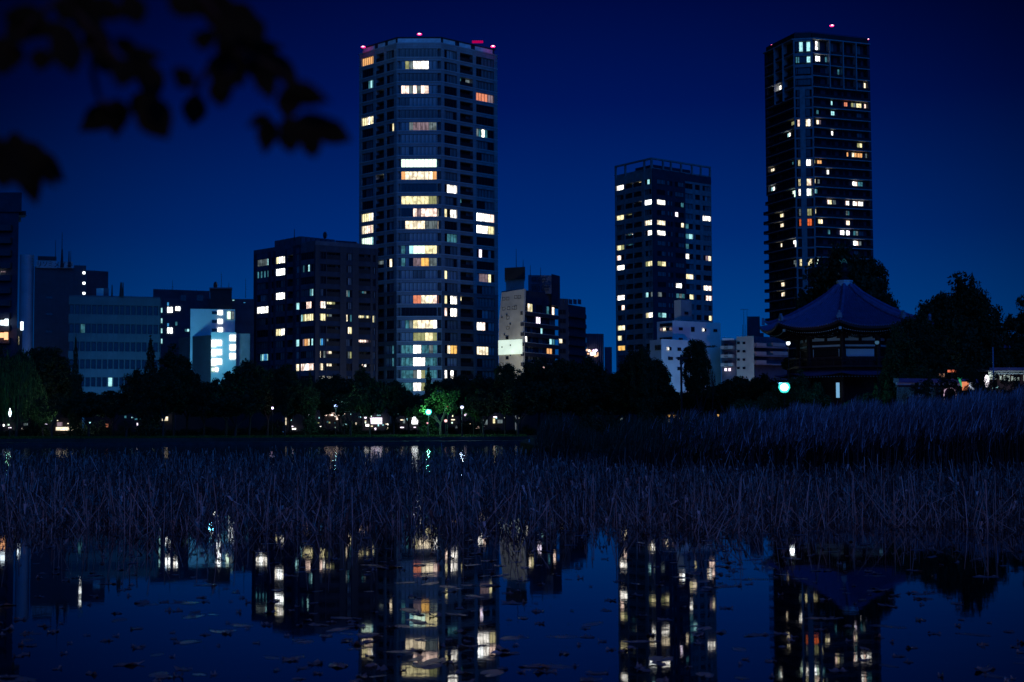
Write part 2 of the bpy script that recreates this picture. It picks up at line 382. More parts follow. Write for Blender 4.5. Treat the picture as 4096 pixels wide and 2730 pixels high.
def grid(f, zs, h, bays, m_sp, m_cap, m_pier, zbase, ztop, depth=1.5, recess=0.3, cap=0.22, pier_out=0.05, ref=900, dark_from=None, m_dark=None, capfl=None):
    """spandrel per floor, pier between the bays, window in each opening. bays: (px0, px1, panes, kind, recess)"""
    b = f.b; ss = [(f.s(x0, ref), f.s(x1, ref), n, k, rc) for x0, x1, n, k, rc in bays]
    lo = zbase
    lev = [(z - h / 2, z + h / 2) for z in zs]
    W = f.W; shared = {}
    tops = [ztop] + [l[0] for l in lev]
    for k in range(len(tops)):
        a = lev[k][1] if k < len(lev) else zbase; c = tops[k]
        ht = c - a
        dk = dark_from is not None and k > dark_from
        key = (round(ht, 2), dk)
        if key not in shared:
            mb = MB().box(0, W, 0, depth, 0, ht - 0.001, 0)
            if cap: mb.box(-0.05, W + 0.05, -0.14, 0.1, ht - cap - 0.02, ht + 0.03, 1)
            shared[key] = mb.mesh('spandrel', [m_dark if dk else m_sp, m_dark if dk and (k % 3) else m_cap])
        f.add('spandrel', shared[key], None, 0, 0, a)
    edges = [0.0]
    for s0, s1, *_ in ss: edges += [s0, s1]
    edges.append(W)
    zd = ztop if dark_from is None else lev[dark_from][0] + 0.0
    for i in range(0, len(edges), 2):
        a, c = edges[i], edges[i + 1]
        if c - a < 0.12: continue
        if dark_from is None:
            f.add('pier', MB().box(0, c - a, -pier_out, depth + 0.02, 0, ztop - 0.02 - zbase), [m_pier], a, 0, zbase)
        else:
            f.add('pier', MB().box(0, c - a, -pier_out, depth + 0.02, 0, ztop - 0.02 - zd), [m_pier], a, 0, zd)
            f.add('pier', MB().box(0, c - a, -pier_out, depth + 0.02, 0, zd - zbase - 0.005), [m_dark], a, 0, zbase, 'dark tiled lower pier')
    for s0, s1, n, kd, rc in ss:
        for k, (z0, z1) in enumerate(lev):
            r = rnd.random()
            if kd == 'bal': pat = rnd.choice(['k', 'kk', 'kkc'])
            elif kd == 'cen': pat = rnd.choice(['b', 'c', 'bcb', 'cbbb', 'c', 'k'])
            elif kd == 'dk': pat = 'k'
            else: pat = rnd.choice(['k', 'k', 'c', 'kc', 'kcc', 'kbc', 'ccck'])
            b.win(f, s0, s1, z0, z1, n, pat, rc, True, 1, kd == 'cen')
            if kd == 'bal':   # balcony front rail set in the opening
                key = ('rail', round(s1 - s0, 1))
                if key not in b.cache:
                    q = MB(); q.box(0, s1 - s0, 0, 0.05, 1.0, 1.08); q.box(0, s1 - s0, 0.01, 0.03, 0, 0.98)
                    b.cache[key] = q.mesh('railing', [M['black']])
                f.add('railing', b.cache[key], None, s0, 0.1, z0 + 0.02)
    return lev
def roofpatch(b, poly, z, m, inset_d=0.0):
    b.part('roof', MB().prism(poly, z - 0.3, z), [m])

# ---- Tower A: octagonal tower left of centre
A0, A1, A2, A3 = pt(1437, 382), pt(1587, 371), pt(1767, 371), pt(1991, 384)
A1 = pt(1587, 371); backL = (A0[0] + 2.5, A0[1] + 16); backR = (A3[0] - 2.5, A3[1] + 16)
tA = Bld('apartment_tower', 'broad pale-tiled apartment tower with a glazed bay down its chamfered corner and pink roof lights', 'tower', ((A1[0] + A2[0]) / 2, 375))
zt = Z(1667, 212, 371); zb = Z(1667, 1498, 371); st = (zt - zb) / 26
zsA = [zt - st * k for k in range(29)]
zsA = [z for z in zsA if z > 3]
zrA = Z(1667, 172, 371)
polyA = [A0, A1, A2, A3, backR, backL]
tA.part('core', MB().prism(inset(polyA, 1.55), GZ, zrA - 0.4), [M['room']])
tA.part('side_wall', MB().prism([A3, (A3[0] - 1.6, A3[1] + 0.4), (backR[0] - 1.2, backR[1]), backR], GZ, zrA - 0.2), [M['tile']])
fA = [Face(A0, A1, tA), Face(A1, A2, tA), Face(A2, A3, tA)]
grid(fA[0], zsA, 2.25, [(1446, 1493, 6, 'win', .3), (1503, 1536, 2, 'bal', 1.3), (1544, 1576, 3, 'win', .3)], M['tile'], M['tile_cap'], M['tile'], GZ, zrA, dark_from=19, m_dark=M['tile_dark'])
grid(fA[1], zsA, 2.25, [(1589, 1602, 1, 'dk', 1.2), (1605, 1747, 9, 'cen', .12), (1750, 1765, 1, 'dk', 1.2)], M['tile'], M['tile_cap'], M['tile'], GZ, zrA)
grid(fA[2], zsA, 2.25, [(1778, 1829, 4, 'win', .3), (1841, 1893, 3, 'bal', 1.3), (1906, 1978, 6, 'win', .3)], M['tile'], M['tile_cap'], M['tile'], GZ, zrA, dark_from=19, m_dark=M['tile_dark'])
for px, py, p in [(1469, 250, 'OOOOOO'), (1593, 261, 'y'), (1667, 265, 'bygWWWWbb'), (1477, 350, 'kkktTt'), (1554, 378, 'kkg'), (1667, 366, 'PPgPgPPbb'), (1862, 330, 'ckY'), (1862, 344, 'tkg'),
        (1942, 398, 'SSSSmm'), (1469, 500, 'YYCWYC'), (1560, 523, 'ckY'), (1595, 513, 'Y'), (1675, 516, 'bbgmmmmgg'), (1940, 545, 'gtWtkk'), (1520, 584, 'kg'), (1675, 563, 'b'),
        (1675, 612, 'bbkbbbbbb'), (1675, 664, 'MMMMMMMMM'), (1595, 660, 't'), (1758, 660, 't'), (1675, 713, 'OCCCCCCCO'), (1520, 730, 'kY'), (1803, 768, 'kWWW'),
        (1675, 812, 'YYYYYYYyy'), (1595, 808, 'y'), (1758, 806, 'y'), (1866, 822, 'tkk'), (1470, 882, 'YYYCCW'), (1675, 862, 'kkkPmPPPP'), (1758, 854, 'C'), (1803, 866, 'YkWW'),
        (1942, 883, 'HHWWPP'), (1470, 930, 'CCPPPC'), (1675, 910, 'kCCCCCggg'), (1595, 905, 'C'), (1758, 904, 'C'), (1942, 928, 'WWWWYY'), (1470, 977, 'MMMMMT'), (1803, 963, 'kttt'),
        (1675, 1007, 'tbTMMMYYY'), (1758, 1002, 'y'), (1940, 1023, 'kVkkbk'), (1520, 1066, 'gg'), (1560, 1062, 'kCk'), (1675, 1056, 'tbkmmAAgg'), (1803, 1107, 'Ybbb'), (1940, 1107, 'bmmmYk'),
        (1675, 1203, 'bbbSSCCCP'), (1758, 1197, 'S'), (1803, 1207, 'YkWW'), (1866, 1210, 'Ykk'), (1803, 1256, 'PkWW'), (1675, 1303, 'btgYCCCCW'), (1942, 1310, 'WWPkbb'), (1675, 1351, 'bbbyyyYYy'),
        (1675, 1402, 'tttHWttgt'), (1675, 1449, 'tttHHWttt'), (1803, 1402, 'kCAA'), (1942, 1404, 'CCCCbb'), (1675, 1498, 'tttgWyttt'), (1803, 1498, 'WkWk'), (1560, 1402, 'bbt'), (1560, 1450, 'bbt'),
        (1803, 1452, 'kbbb'), (1675, 1545, 'tttWWyttt')]:
    tA.light(px, py, p)
tA.build(300)
for f, a, c, xs in ((fA[0], 1445, 1580, ((1445, 1493), (1506, 1534), (1546, 1576))), (fA[1], 1590, 1765, ((1590, 1763),)), (fA[2], 1770, 1985, ((1778, 1825), (1842, 1888), (1905, 1975)))):
    f.add('parapet', MB().box(0.3, f.W - 0.3, 0.9, 1.2, 0, 1.5), [M['dark']], 0, 0, zrA)
    for x0, x1 in xs:
        s0, s1 = f.s(x0, 150), f.s(x1, 150)
        f.add('roof_panel', MB().box(0, s1 - s0, 0, 0.1, 0, 1.25), [mat('floodlit roof screen', (0.75, 0.76, 0.75), 0.6, 0.2, 0.7)], s0, 0.5, zrA + 0.05)
    f.add('roof_edge', MB().box(0, f.W, 0.3, 1.4, 0, 0.16), [M['dark']], 0, 0, zrA + 1.5)
tA.part('roof', MB().prism(inset(polyA, 0.6), zrA - 0.3, zrA), [M['greydark']])
M['red'] = glow('aviation light', (1.0, 0.02, 0.22), 2.2); M['redhot'] = glow('aviation light core', (1.0, 0.75, 0.8), 3.0)
def beacon(px, py, D, s, b, label=None):
    p = P(px, py, D)
    mb = MB().tube((p.x, p.y, p.z - 1.3), (p.x, p.y, p.z - 0.3 * s), 0.08, m=0).ball((p.x, p.y, p.z), 0.85 * s, 0.34 * s, m=1).ball((p.x, p.y - 0.5 * s, p.z), 0.5 * s, 0.2 * s, m=2)
    b.part('aviation_light', mb, [M['black'], M['red'], M['redhot']], label)
beacon(1453, 189, 379, .8, tA); beacon(1678, 138, 372, .8, tA); beacon(1972, 187, 381, .8, tA)
pr = P(1912, 168, 380); tA.part('warning_panel', MB().box(pr.x - 1.6, pr.x + 1.4, pr.y, pr.y + 0.1, pr.z - 0.35, pr.z + 0.35), [glow('red screen', (0.85, 0.0, 0.14), 0.5)], 'red glowing panel behind the parapet')

# ---- Tower B: slender tower with open roof frame
B0, B1, B2 = pt(2461, 436), pt(2609, 422), pt(2846, 438)
tB = Bld('apartment_tower', 'middle-sized two-tone tower with an open pale frame round its roof, between the two taller towers', 'tower', B1)
Z3 = lambda x, y: (2420 + x / 1.844, 600 + y / 1.844)
x, y = Z3(320, 230); zt = Z(x, y, 422); x, y = Z3(325, 1370); zb = Z(x, y, 422); st = (zt - zb) / 15
zsB = [zt - st * k for k in range(20)]; zsB = [z for z in zsB if z > 3]
xb = box_back(B0, B1, B2); polyB = [B0, B1, B2, xb]; zrB = Z(2609, 681, 422); zfB = Z(2609, 631, 422)
tB.part('core', MB().prism(inset(polyB, 1.7), GZ, zrB - 0.4), [M['room']])
fB = [Face(B0, B1, tB), Face(B1, B2, tB)]
q = lambda a: 2420 + a / 1.844
grid(fB[0], zsB, 1.55, [(q(85), q(140), 2, 'win', .25), (q(150), q(205), 2, 'bal', 1.2), (q(210), q(272), 3, 'bal', 1.2), (q(293), q(346), 3, 'win', .25)], M['grey'], M['grey'], M['grey'], GZ, zrB, cap=0, pier_out=0.06)
sx = fB[1].s(q(590)); zsd = zsB
# dark half and pale half of the right face
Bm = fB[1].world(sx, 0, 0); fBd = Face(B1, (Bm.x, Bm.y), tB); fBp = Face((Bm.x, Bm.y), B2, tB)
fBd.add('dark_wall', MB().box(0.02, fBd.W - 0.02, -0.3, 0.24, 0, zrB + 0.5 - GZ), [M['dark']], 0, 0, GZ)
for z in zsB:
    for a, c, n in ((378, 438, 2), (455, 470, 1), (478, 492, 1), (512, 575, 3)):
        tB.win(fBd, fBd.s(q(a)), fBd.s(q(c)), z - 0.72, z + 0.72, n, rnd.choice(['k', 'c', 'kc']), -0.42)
grid(fBp, zsB, 1.6, [(q(593), q(650), 2, 'win', .25), (q(667), q(704), 1, 'dk', .25), (q(722), q(782), 3, 'win', .25)], M['grey'], M['grey'], M['grey'], GZ, zrB - 1.8, cap=0)
fBp.add('dark_wall', MB().box(0.01, fBp.W - 0.01, -0.1, 1.2, 0, 2.2), [M['dark']], 0, 0, zrB - 1.79)
for a, bb, p in [(108, 263, 'WW'), (180, 250, 'ky'), (245, 240, 'kYk'), (320, 228, 'kTk'), (245, 396, 'kkW'), (320, 383, 'HHH'), (407, 385, 'WW'), (105, 495, 'Y'), (178, 478, 'yk'), (545, 475, 'Vkk'), (545, 398, 'kkt'), (755, 503, 'WWW'),
        (320, 535, 'CCW'), (395, 533, 'C'), (545, 555, 'kkC'), (620, 562, 'tTk'), (182, 630, 'tW'), (320, 612, 'kWW'), (400, 612, 'W'), (620, 632, 'tT'), (112, 713, 'Yy'), (182, 707, 'tt'), (112, 790, 'PPk'), (620, 707, 'tTk'),
        (620, 785, 'Wk'), (752, 797, 'kmC'), (112, 863, 'WW'), (320, 838, 'yYY'), (405, 840, 'yY'), (620, 935, 'YC'), (540, 1000, 'WHk'), (755, 1018, 'CWP'), (110, 1087, 'WTW'), (320, 1062, 'Tkg'), (400, 1058, 'gk'), (543, 1075, 'tgt'), (755, 1093, 'kPP'),
        (620, 1080, 'kY'), (112, 1160, 'kP'), (320, 1217, 'YWW'), (400, 1217, 'tT'), (755, 1238, 'kkY'), (115, 1308, 'YYC'), (112, 1380, 'YYc'), (115, 1455, 'AA'), (245, 1222, 'kkT'), (245, 640, 'kkt')]:
    x, y = Z3(a, bb); tB.light(x, y, p)
tB.build(300)
# open roof frame: posts and top beams, penthouse inside
for f, xs in ((fB[0], (70, 145, 285, 340)), (fB[1], (345, 432, 490, 565, 645, 710, 785))):
    for a in xs:
        s = min(max(f.s(q(a), 650), 0.15), f.W - 0.15); f.add('roof_post', MB().box(-0.25, 0.25, 0, 0.5, 0, zfB - zrB - 0.4), [M['grey']], s, 0.0, zrB)
    f.add('roof_beam', MB().box(0, f.W, -0.1, 0.65, 0, 0.45), [M['grey']], 0, 0, zfB - 0.42)
    f.add('parapet', MB().box(0.05, f.W - 0.05, 0.8, 1.0, 0, 1.0), [M['grey']], 0, 0, zrB)
tB.part('roof', MB().prism(inset(polyB, 0.4), zrB - 0.3, zrB - 0.02), [M['greydark']])
tB.part('penthouse', MB().prism(inset(polyB, 4.6), zrB, zfB - 0.9), [M['dark']])

# ---- Tower C: tall balconied tower on the right
C0, C1, C2, C3 = pt(3070, 484), pt(3186, 466), pt(3260, 465), pt(3489, 473)
tC = Bld('apartment_tower', 'tallest and slimmest tower, ringed with balconies and carrying a pale corner pier, right of centre', 'tower', C1)
Z4 = lambda x, y: (3030 + x / 2.614, 80 + y / 2.614); Z5 = lambda x, y: (3030 + x / 2.34, 680 + y / 2.34)
xbk = (C0[0] + C3[0] - C1[0] + 2, C0[1] + 12); polyC = [C0, C1, C2, C3, (C3[0] + 0.5, C3[1] + 17), (C0[0] + 5, C0[1] + 15)]
fC = [Face(C0, C1, tC), Face(C1, C2, tC), Face(C2, C3, tC)]
zrC = Z(3226, 153, 465)
zl = [Z(*Z4(750, y_), 468) for y_ in (215, 368, 485, 603, 718, 825, 930, 1035, 1140, 1245, 1350, 1455, 1550)]
stc = (zl[5] - zl[12]) / 7
while zl[-1] > 4: zl.append(zl[-1] - stc)
tC.part('core', MB().prism(inset(polyC, 1.2), GZ, zrC - 0.2), [M['dark']])
M['slab'] = mat('balcony slab edge', (0.36, 0.38, 0.40), 0.8, 0.2)
for k in range(len(zl) - 1):
    z1, z0 = zl[k], zl[k + 1]
    for i, f in enumerate(fC):
        if i == 1: continue
        key = (i, round(z1 - z0, 1), k < 14)
        if key not in tC.cache:
            mb = MB(); o_ = (0.3 if k < 14 else 0.8) if i == 0 else 0.25
            mb.box(0, f.W, -o_, 1.2, -0.16, 0, 1)
            mb.box(0, f.W, -o_ - 0.04, -o_, -0.16, 0.12, 1)
            mb.box(0, f.W, -o_ + 0.02, -o_ + 0.06, 0.14, 0.95, 0)
            mb.box(0, f.W, -o_, -o_ + 0.09, 0.96, 1.03, 0)
            tC.cache[key] = mb.mesh('balcony', [M['black'], M['slab']])
        f.add('balcony', tC.cache[key], None, 0, 0, z0)
        if i == 0 and k > 14:   # stub balconies that stick out past the left corner
            key = 'stub'
            if key not in tC.cache: tC.cache[key] = MB().box(-1.1, 0, -0.9, 0.8, -0.1, 1.05).mesh('balcony_stub', [M['dark']])
            f.add('balcony_stub', tC.cache[key], None, 0, 0, z0)
for f in (fC[0], fC[2]):
    xs = (192, 280) if f is fC[0] else (745, 885, 1020)
    for a in xs:
        s = f.s(3030 + a / 2.614, 250)
        f.add('divider', MB().box(-0.15, 0.15, -0.85, 1.2, 0, zl[0] - zl[5 if f is fC[0] else 4]), [M['slab']], s, 0, zl[5 if f is fC[0] else 4])
fC[0].add('end_wall', MB().box(-.05, 1.2, -.22, 1.3, 0, zl[0] - zl[14]), [M['dark']], 0, 0, zl[14])
fC[0].add('end_wall', MB().box(.3, 1.2, .1, 1.3, 0, zl[14] - GZ), [M['dark']], 0, 0, GZ)
fC[2].add('end_wall', MB().box(fC[2].W - .8, fC[2].W + .1, -.2, 1.3, 0, zl[0] - GZ), [M['dark']], 0, 0, GZ)
f = fC[1]
sa, sb = f.s(3030 + 462 / 2.614), f.s(3030 + 518 / 2.614)
f.add('corner_pier', MB().box(sa, sb, -0.3, 1.0, 0, zl[4] - GZ), [M['grey']], 0, 0, GZ)
f.add('corner_pier', MB().box(-0.2, 0.35, -0.12, 1.0, 0, zrC - GZ), [M['grey']], 0, 0, GZ)
f.add('corner_pier', MB().box(f.W - 0.35, f.W + 0.2, -0.12, 1.0, 0, zrC - GZ), [M['grey']], 0, 0, GZ)
for k in range(len(zl)):
    big = k <= 4
    if 'cb%d' % big not in tC.cache:
        tC.cache['cb%d' % big] = MB().box(0.35, f.W - 0.35, -0.2, 1.0, -1.0 if big else -0.55, 0.02).mesh('corner_band', [M['grey']])
    f.add('corner_band', tC.cache['cb%d' % big], None, 0, 0, zl[k])
    if k < len(zl) - 1:
        if k >= 4:
            tC.win(f, 0.9, sa - 0.15, zl[k + 1] + 0.35, zl[k] - 0.65, 1, 'k', 0.15, True, 2)
            tC.win(f, sb + 0.15, f.W - 1.0, zl[k + 1] + 0.35, zl[k] - 0.65, 2, 'k', 0.15, True, 2)
        else: tC.win(f, 0.6, f.W - 0.6, zl[k + 1] + 0.6, zl[k] - 1.1, 4, 'k', 0.3)
        for f2, bs in ((fC[0], [(112, 150), (168, 200), (204, 236), (292, 322), (336, 366), (380, 412)]),
                       (fC[2], [(608, 640), (644, 692), (744, 790), (798, 834), (872, 914), (936, 972), (1010, 1060), (1066, 1118), (1148, 1186)])):
            for a, c in bs:
                tC.win(f2, f2.s(3030 + a / 2.614, 700), f2.s(3030 + c / 2.614, 700), zl[k + 1] + 0.35, zl[k] - 0.6, 2, 'k' if rnd.random() < .7 else 'c', 1.02, True)
for a, bb, p in [(665, 310, 'Wg'), (650, 435, 'HW'), (735, 435, 'tk'), (820, 560, 'tk'), (195, 760, 'Wg'), (218, 755, 'WW'), (185, 650, 'tk'), (1165, 735, 'C'), (890, 903, 'SS'), (955, 903, 'yg'), (1040, 915, 'YY'), (1090, 915, 'PC'),
        (806, 895, 'Tk'), (675, 975, 'tk'), (815, 1000, 'TT'), (442, 1098, 'P'), (548, 1090, 'CW'), (622, 1092, 'Cm'), (396, 1128, 'y'), (768, 1205, 'Wk'), (304, 1243, 'TW'), (1050, 1335, 'yY'), (955, 1420, 'kO'), (1035, 1438, 'CO'), (1090, 1440, 'OO'),
        (1160, 1450, 'gg'), (442, 1515, 'Y'), (548, 1508, 'HW'), (598, 1530, 'yk'), (690, 1515, 'OO'), (400, 1530, 'tk'), (490, 270, 'kTkT'), (500, 430, 'tkkT')]:
    x, y = Z4(a, bb); tC.light(x, y, p, 34)
for a, bb, p in [(170, 15, 'CC'), (690, 45, 'Wk'), (398, 140, 'Y'), (493, 138, 'CP'), (540, 145, 'Yk'), (590, 145, 'gk'), (925, 160, 'WP'), (955, 160, 'tt'), (170, 197, 'TW'), (398, 233, 'W'), (493, 228, 'HM'), (357, 258, 'M'), (550, 240, 'Tt'),
        (690, 320, 'PY'), (735, 320, 'gg'), (825, 325, 'PW'), (855, 325, 'WP'), (925, 335, 'W'), (950, 340, 'Yt'), (400, 412, 'g'), (497, 410, 'yy'), (562, 405, 'Yk'), (255, 435, 'YC'), (258, 520, 'CC'), (400, 503, 'R'), (497, 500, 'R'), (582, 503, 'YC'),
        (830, 505, 'PC'), (690, 583, 'tk'), (830, 592, 'HV'), (860, 592, 'VH'), (945, 600, 'tg'), (353, 683, 'W'), (258, 693, 'Ck'), (940, 695, 'HP'), (990, 700, 'gk'), (405, 855, 'Y'), (497, 848, 'Y'), (568, 855, 'TM'), (333, 857, 'g'),
        (262, 1048, 'CC'), (262, 1138, 'CC'), (275, 1217, 'TT'), (860, 410, 'gt')]:
    x, y = Z5(a, bb); tC.light(x, y, p, 34)
tC.build(300)
for i, f in enumerate(fC):
    f.add('parapet', MB().box(0.2, f.W - 0.2, 0.3, 0.7, 0, 1.9 if i != 1 else 2.0), [M['black']], 0, 0, zrC)
    f.add('cornice', MB().box(-0.1, f.W + 0.1, -0.75 if i != 1 else -0.35, 1.2, -0.35, 0), [M['slab']], 0, 0, zrC)
    f.add('roof_rail', MB().box(0.4, f.W - 0.4, 1.2, 1.28, 2.4, 2.5).box(0.4, f.W - 0.4, 1.2, 1.27, 2.05, 2.1), [M['black']], 0, 0, zrC)
tC.part('roof', MB().prism(inset(polyC, 0.8), zrC - 0.3, zrC + 0.1), [M['greydark']])
tC.part('penthouse', MB().prism(inset(polyC, 3.5), zrC + 0.1, zrC + 2.6), [M['black']])
beacon(3327, 104, 470, 0.95, tC); beacon(3088, 181, 482, 0.6, tC); beacon(3472, 158, 474, 0.55, tC)

# ---- ten-storey block left of tower A
D0, D1, D2 = pt(1016, 358), pt(1262, 339), pt(1512, 348)
tD = Bld('apartment_block', 'dark ten-storey apartment block with bay windows, just left of the broad glazed tower', 'building', D1)
Z8 = lambda x, y: (980 + x / 2.376, 900 + y / 2.376)
q8 = lambda a: 980 + a / 2.376
x, y = Z8(600, 290); zt = Z(x, y, 340); x, y = Z8(600, 1350); zb = Z(x, y, 340); st = (zt - zb) / 9
zsD = [zt - st * k for k in range(12)]; zsD = [z for z in zsD if z > 3]
x, y = Z8(670, 190); zrD = Z(x, y, 339)
xb = box_back(D0, D1, D2); polyD = [D0, D1, D2, xb]
tD.part('core', MB().prism(inset(polyD, 1.6), GZ, zrD - 0.3), [M['room']])
fD = [Face(D0, D1, tD), Face(D1, D2, tD)]
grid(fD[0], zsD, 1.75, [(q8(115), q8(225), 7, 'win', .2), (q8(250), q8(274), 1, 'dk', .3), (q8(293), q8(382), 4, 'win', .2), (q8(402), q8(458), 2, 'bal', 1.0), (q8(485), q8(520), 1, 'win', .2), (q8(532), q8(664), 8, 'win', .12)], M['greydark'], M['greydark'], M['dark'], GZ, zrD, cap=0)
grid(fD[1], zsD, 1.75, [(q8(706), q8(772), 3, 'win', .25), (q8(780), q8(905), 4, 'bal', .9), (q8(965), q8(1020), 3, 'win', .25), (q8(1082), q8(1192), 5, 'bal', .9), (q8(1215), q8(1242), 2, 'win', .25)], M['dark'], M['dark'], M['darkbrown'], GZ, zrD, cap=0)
for a, bb, p in [(170, 360, 'ggggggT'), (340, 325, 'YWWW'), (440, 318, 'kY'), (170, 480, 'tctctct'), (340, 443, 'HHHH'), (598, 415, 'ctckTckc'), (340, 680, 'WHHW'), (598, 650, 'ccccctTc'), (170, 822, 'WWHHWWW'), (500, 768, 'T'), (598, 770, 'kkkPPPkk'),
        (740, 773, 'PPW'), (842, 785, 'YYyk'), (598, 885, 'TyYYYYYy'), (740, 888, 'YYY'), (842, 885, 'ygkk'), (990, 880, 'Ckt'), (1137, 905, 'CYYgY'), (1228, 925, 'Yg'), (340, 1015, 'YYWW'), (990, 1012, 'kCY'), (502, 1118, 'T'), (598, 1118, 'kmOOCkTk'),
        (740, 1122, 'TBc'), (1137, 1125, 'PPPPm'), (740, 1230, 'Ckg'), (842, 1220, 'mCkk'), (990, 1240, 'kgy'), (170, 1245, 'cctTBBT'), (502, 1350, 'C'), (598, 1345, 'PPWWPPPP'), (740, 1345, 'CCk'), (842, 1340, 'CCkk'), (1137, 1340, 'kkPWk'), (990, 645, 'gtk'), (1137, 680, 'kctgk'), (842, 1120, 'gkkk')]:
    x, y = Z8(a, bb); tD.light(x, y, p)
tD.build(300)
for f in fD: f.add('parapet', MB().box(0, f.W, -0.05, 0.3, 0, 1.0), [M['greydark']], 0, 0, zrD)
tD.part('roof', MB().prism(inset(polyD, 0.3), zrD - 0.3, zrD), [M['greydark']])
x0, y0 = Z8(282, 150); a_ = pt(x0, 352, y0); x1, y1 = Z8(530, 112); b_ = pt(x1, 343, y1); x2, y2 = Z8(855, 145); c_ = pt(x2, 350, y2)
tD.part('penthouse', MB().prism([a_, b_, c_, box_back(a_, b_, c_)], zrD, Z(x1, y1, 343)), [M['dark']])
ff = Face(a_, b_, tD)
for i in range(5): ff.add('panel', MB().box(0, ff.W / 5 - 0.3, -0.08, 0, 0.6, 2.6), [M['greydark']], ff.W * i / 5 + 0.15, 0, zrD)
ff = Face(b_, c_, tD)
for i in range(7): ff.add('panel', MB().box(0, ff.W / 7 - 0.3, -0.08, 0, 0.6, 2.6), [M['greydark']], ff.W * i / 7 + 0.15, 0, zrD)
x0, y0 = Z8(860, 182); x1, y1 = Z8(1058, 162)
pa, pb = pt(x0, 345, y0), pt(x1, 348, y1)
tD.part('penthouse', MB().prism([pa, pb, (pb[0], pb[1] + 8), (pa[0], pa[1] + 8)], zrD, Z(x1, y1, 348)), [M['dark']])
def mast(b, px, ptop, pbot, D, r=0.1, name='antenna'):
    p0 = P(px, pbot, D); p1 = P(px, ptop, D)
    b.part(name, MB().tube((p1.x, p0.y, p0.z), (p1.x, p0.y, p1.z), r * 1.3, r * 0.6, 5), [M['black']])
x, y = Z8(470, 40); mast(tD, x, y, 965, 345, 0.11)
x, y = Z8(760, 100); p = P(x, y, 345); tD.part('dish', MB().ball((p.x, p.y, p.z), 0.5, 0.9), [M['black']])

def px_face(b, px0, py0, D0, px1, py1, D1, ref=1300):
    return Face(pt(px0, D0, ref), pt(px1, D1, ref), b)
def slabblock(b, px0, px1, D, ptop, depth, m, name='wall', D1=None, pref=1300, z0=None, label=None):
    """plain block whose front runs from px0 to px1"""
    D1 = D1 or D; a = pt(px0, D, pref); c = pt(px1, D1, pref)
    ka = 1 + depth / D; kc = 1 + depth / D1
    z = Z((px0 + px1) / 2, ptop, (D + D1) / 2)
    b.part(name, MB().prism([a, c, (c[0] * kc - 0.15, c[1] * kc), (a[0] * ka + 0.15, a[1] * ka)], GZ if z0 is None else z0, z), [m] if not isinstance(m, list) else m, label)
    return z
Z6 = lambda x, y: (x / 1.823, 740 + y / 1.823)
Z7 = lambda x, y: (500 + x / 2.6127, 1000 + y / 2.6127)
Z9 = lambda x, y: (1960 + x / 2.53, 980 + y / 2.53)
Z10 = lambda x, y: (2500 + x / 2.613, 1150 + y / 2.613)
Z11 = lambda x, y: (3050 + x / 2.1186, 960 + y / 2.1186)
PENTA = [0]
def wpx(b, f, x0, y0, x1, y1, pat='k', n=1, zf=None, y=-0.05, rows=1, ref=None):
    """window between two photo positions on face f"""
    if zf: x0, y0 = zf(x0, y0); x1, y1 = zf(x1, y1)
    sa, za = f.at(x0, y0); sb, zb_ = f.at(x1, y1)
    b.win(f, sa, sb, min(za, zb_), max(za, zb_), n, pat, y, True, rows); b.wins[-1]['lit'] = pat[0] != 'k' or len(set(pat)) > 1

# ---- pale office with rows of dark windows, far left
O0, O1 = pt(274, 300, 1300), pt(640, 306, 1300)
tO = Bld('office_building', 'wide low office building with five long rows of dark windows and no lit rooms', 'building', O0)
fO = Face(O0, O1, tO); zo = Z(*Z6(505, 812), 300)
rows = [Z(*Z6(620, y_), 302) for y_ in (911, 1049, 1180, 1308, 1438)]; rows.append(rows[-1] - 3.75)
tO.part('core', MB().prism([(O0[0] + .1, O0[1] + 1.2), (O1[0] - .1, O1[1] + 1.2), (O1[0] * 1.045 - 0.2, O1[1] + 14), (O0[0] * 1.045, O0[1] + 14)], GZ, zo - 0.2), [M['greydark']])
lev = [(z - 0.98 * 1.02, z + 0.98 * 1.02) for z in rows]; tops = [zo] + [l[0] for l in lev]
for k, c in enumerate(tops):
    a = lev[k][1] if k < len(lev) else GZ
    if c - a > 0.2: fO.add('spandrel', MB().box(0, fO.W, 0, 1.2, 0, c - a), [M['officewall']], 0, 0, a)
stepO = 41 / 1.823
cx = [fO.s((505 + 41 * i) / 1.823, 1300) for i in range(17)]
wO = 28 / 1.823 * 302 / F0
for l in lev:
    for i in range(16):
        tO.win(fO, cx[i] + 0.05, cx[i] + wO + 0.1, l[0], l[1], 1, 'k', 0.5)
for i in range(16):
    fO.add('pier', MB().box(0, cx[i + 1] - cx[i] - wO - 0.12, -0.03, 1.2, 0, lev[0][1] - GZ), [M['officewall']], cx[i] + wO + 0.1, 0, GZ)
tO.light(*Z6(595, 1040), 't'); tO.light(*Z6(805, 1440), 'T')
tO.build()
fO.add('parapet', MB().box(0, fO.W, 0.1, 0.3, 0, 0.25), [M['greydark']], 0, 0, zo)
tO.part('roof', MB().prism([(O0[0] + .3, O0[1] + .5), (O1[0] - .3, O1[1] + .5), (O1[0] * 1.044 - 0.3, O1[1] + 13.5), (O0[0] * 1.044, O0[1] + 13.5)], zo - 0.2, zo - 0.03), [M['greydark']])
for a, bb, c, m_ in ((700, 752, 752, 'white'), (755, 790, 790, 'greydark')):
    x0, y0 = Z6(a, c if False else 755); x1, _ = Z6(bb, 0); slabblock(tO, x0, x1, 303, y0, 2, M[m_], 'roof_hut', z0=zo - 0.05)
for a, top, r_ in ((818, 730, .16), (884, 712, .3), (898, 712, .16)):
    x, y = Z6(a, top); _, yb = Z6(a, 812); mast(tO, x, y, yb, 303, r_, 'flue')

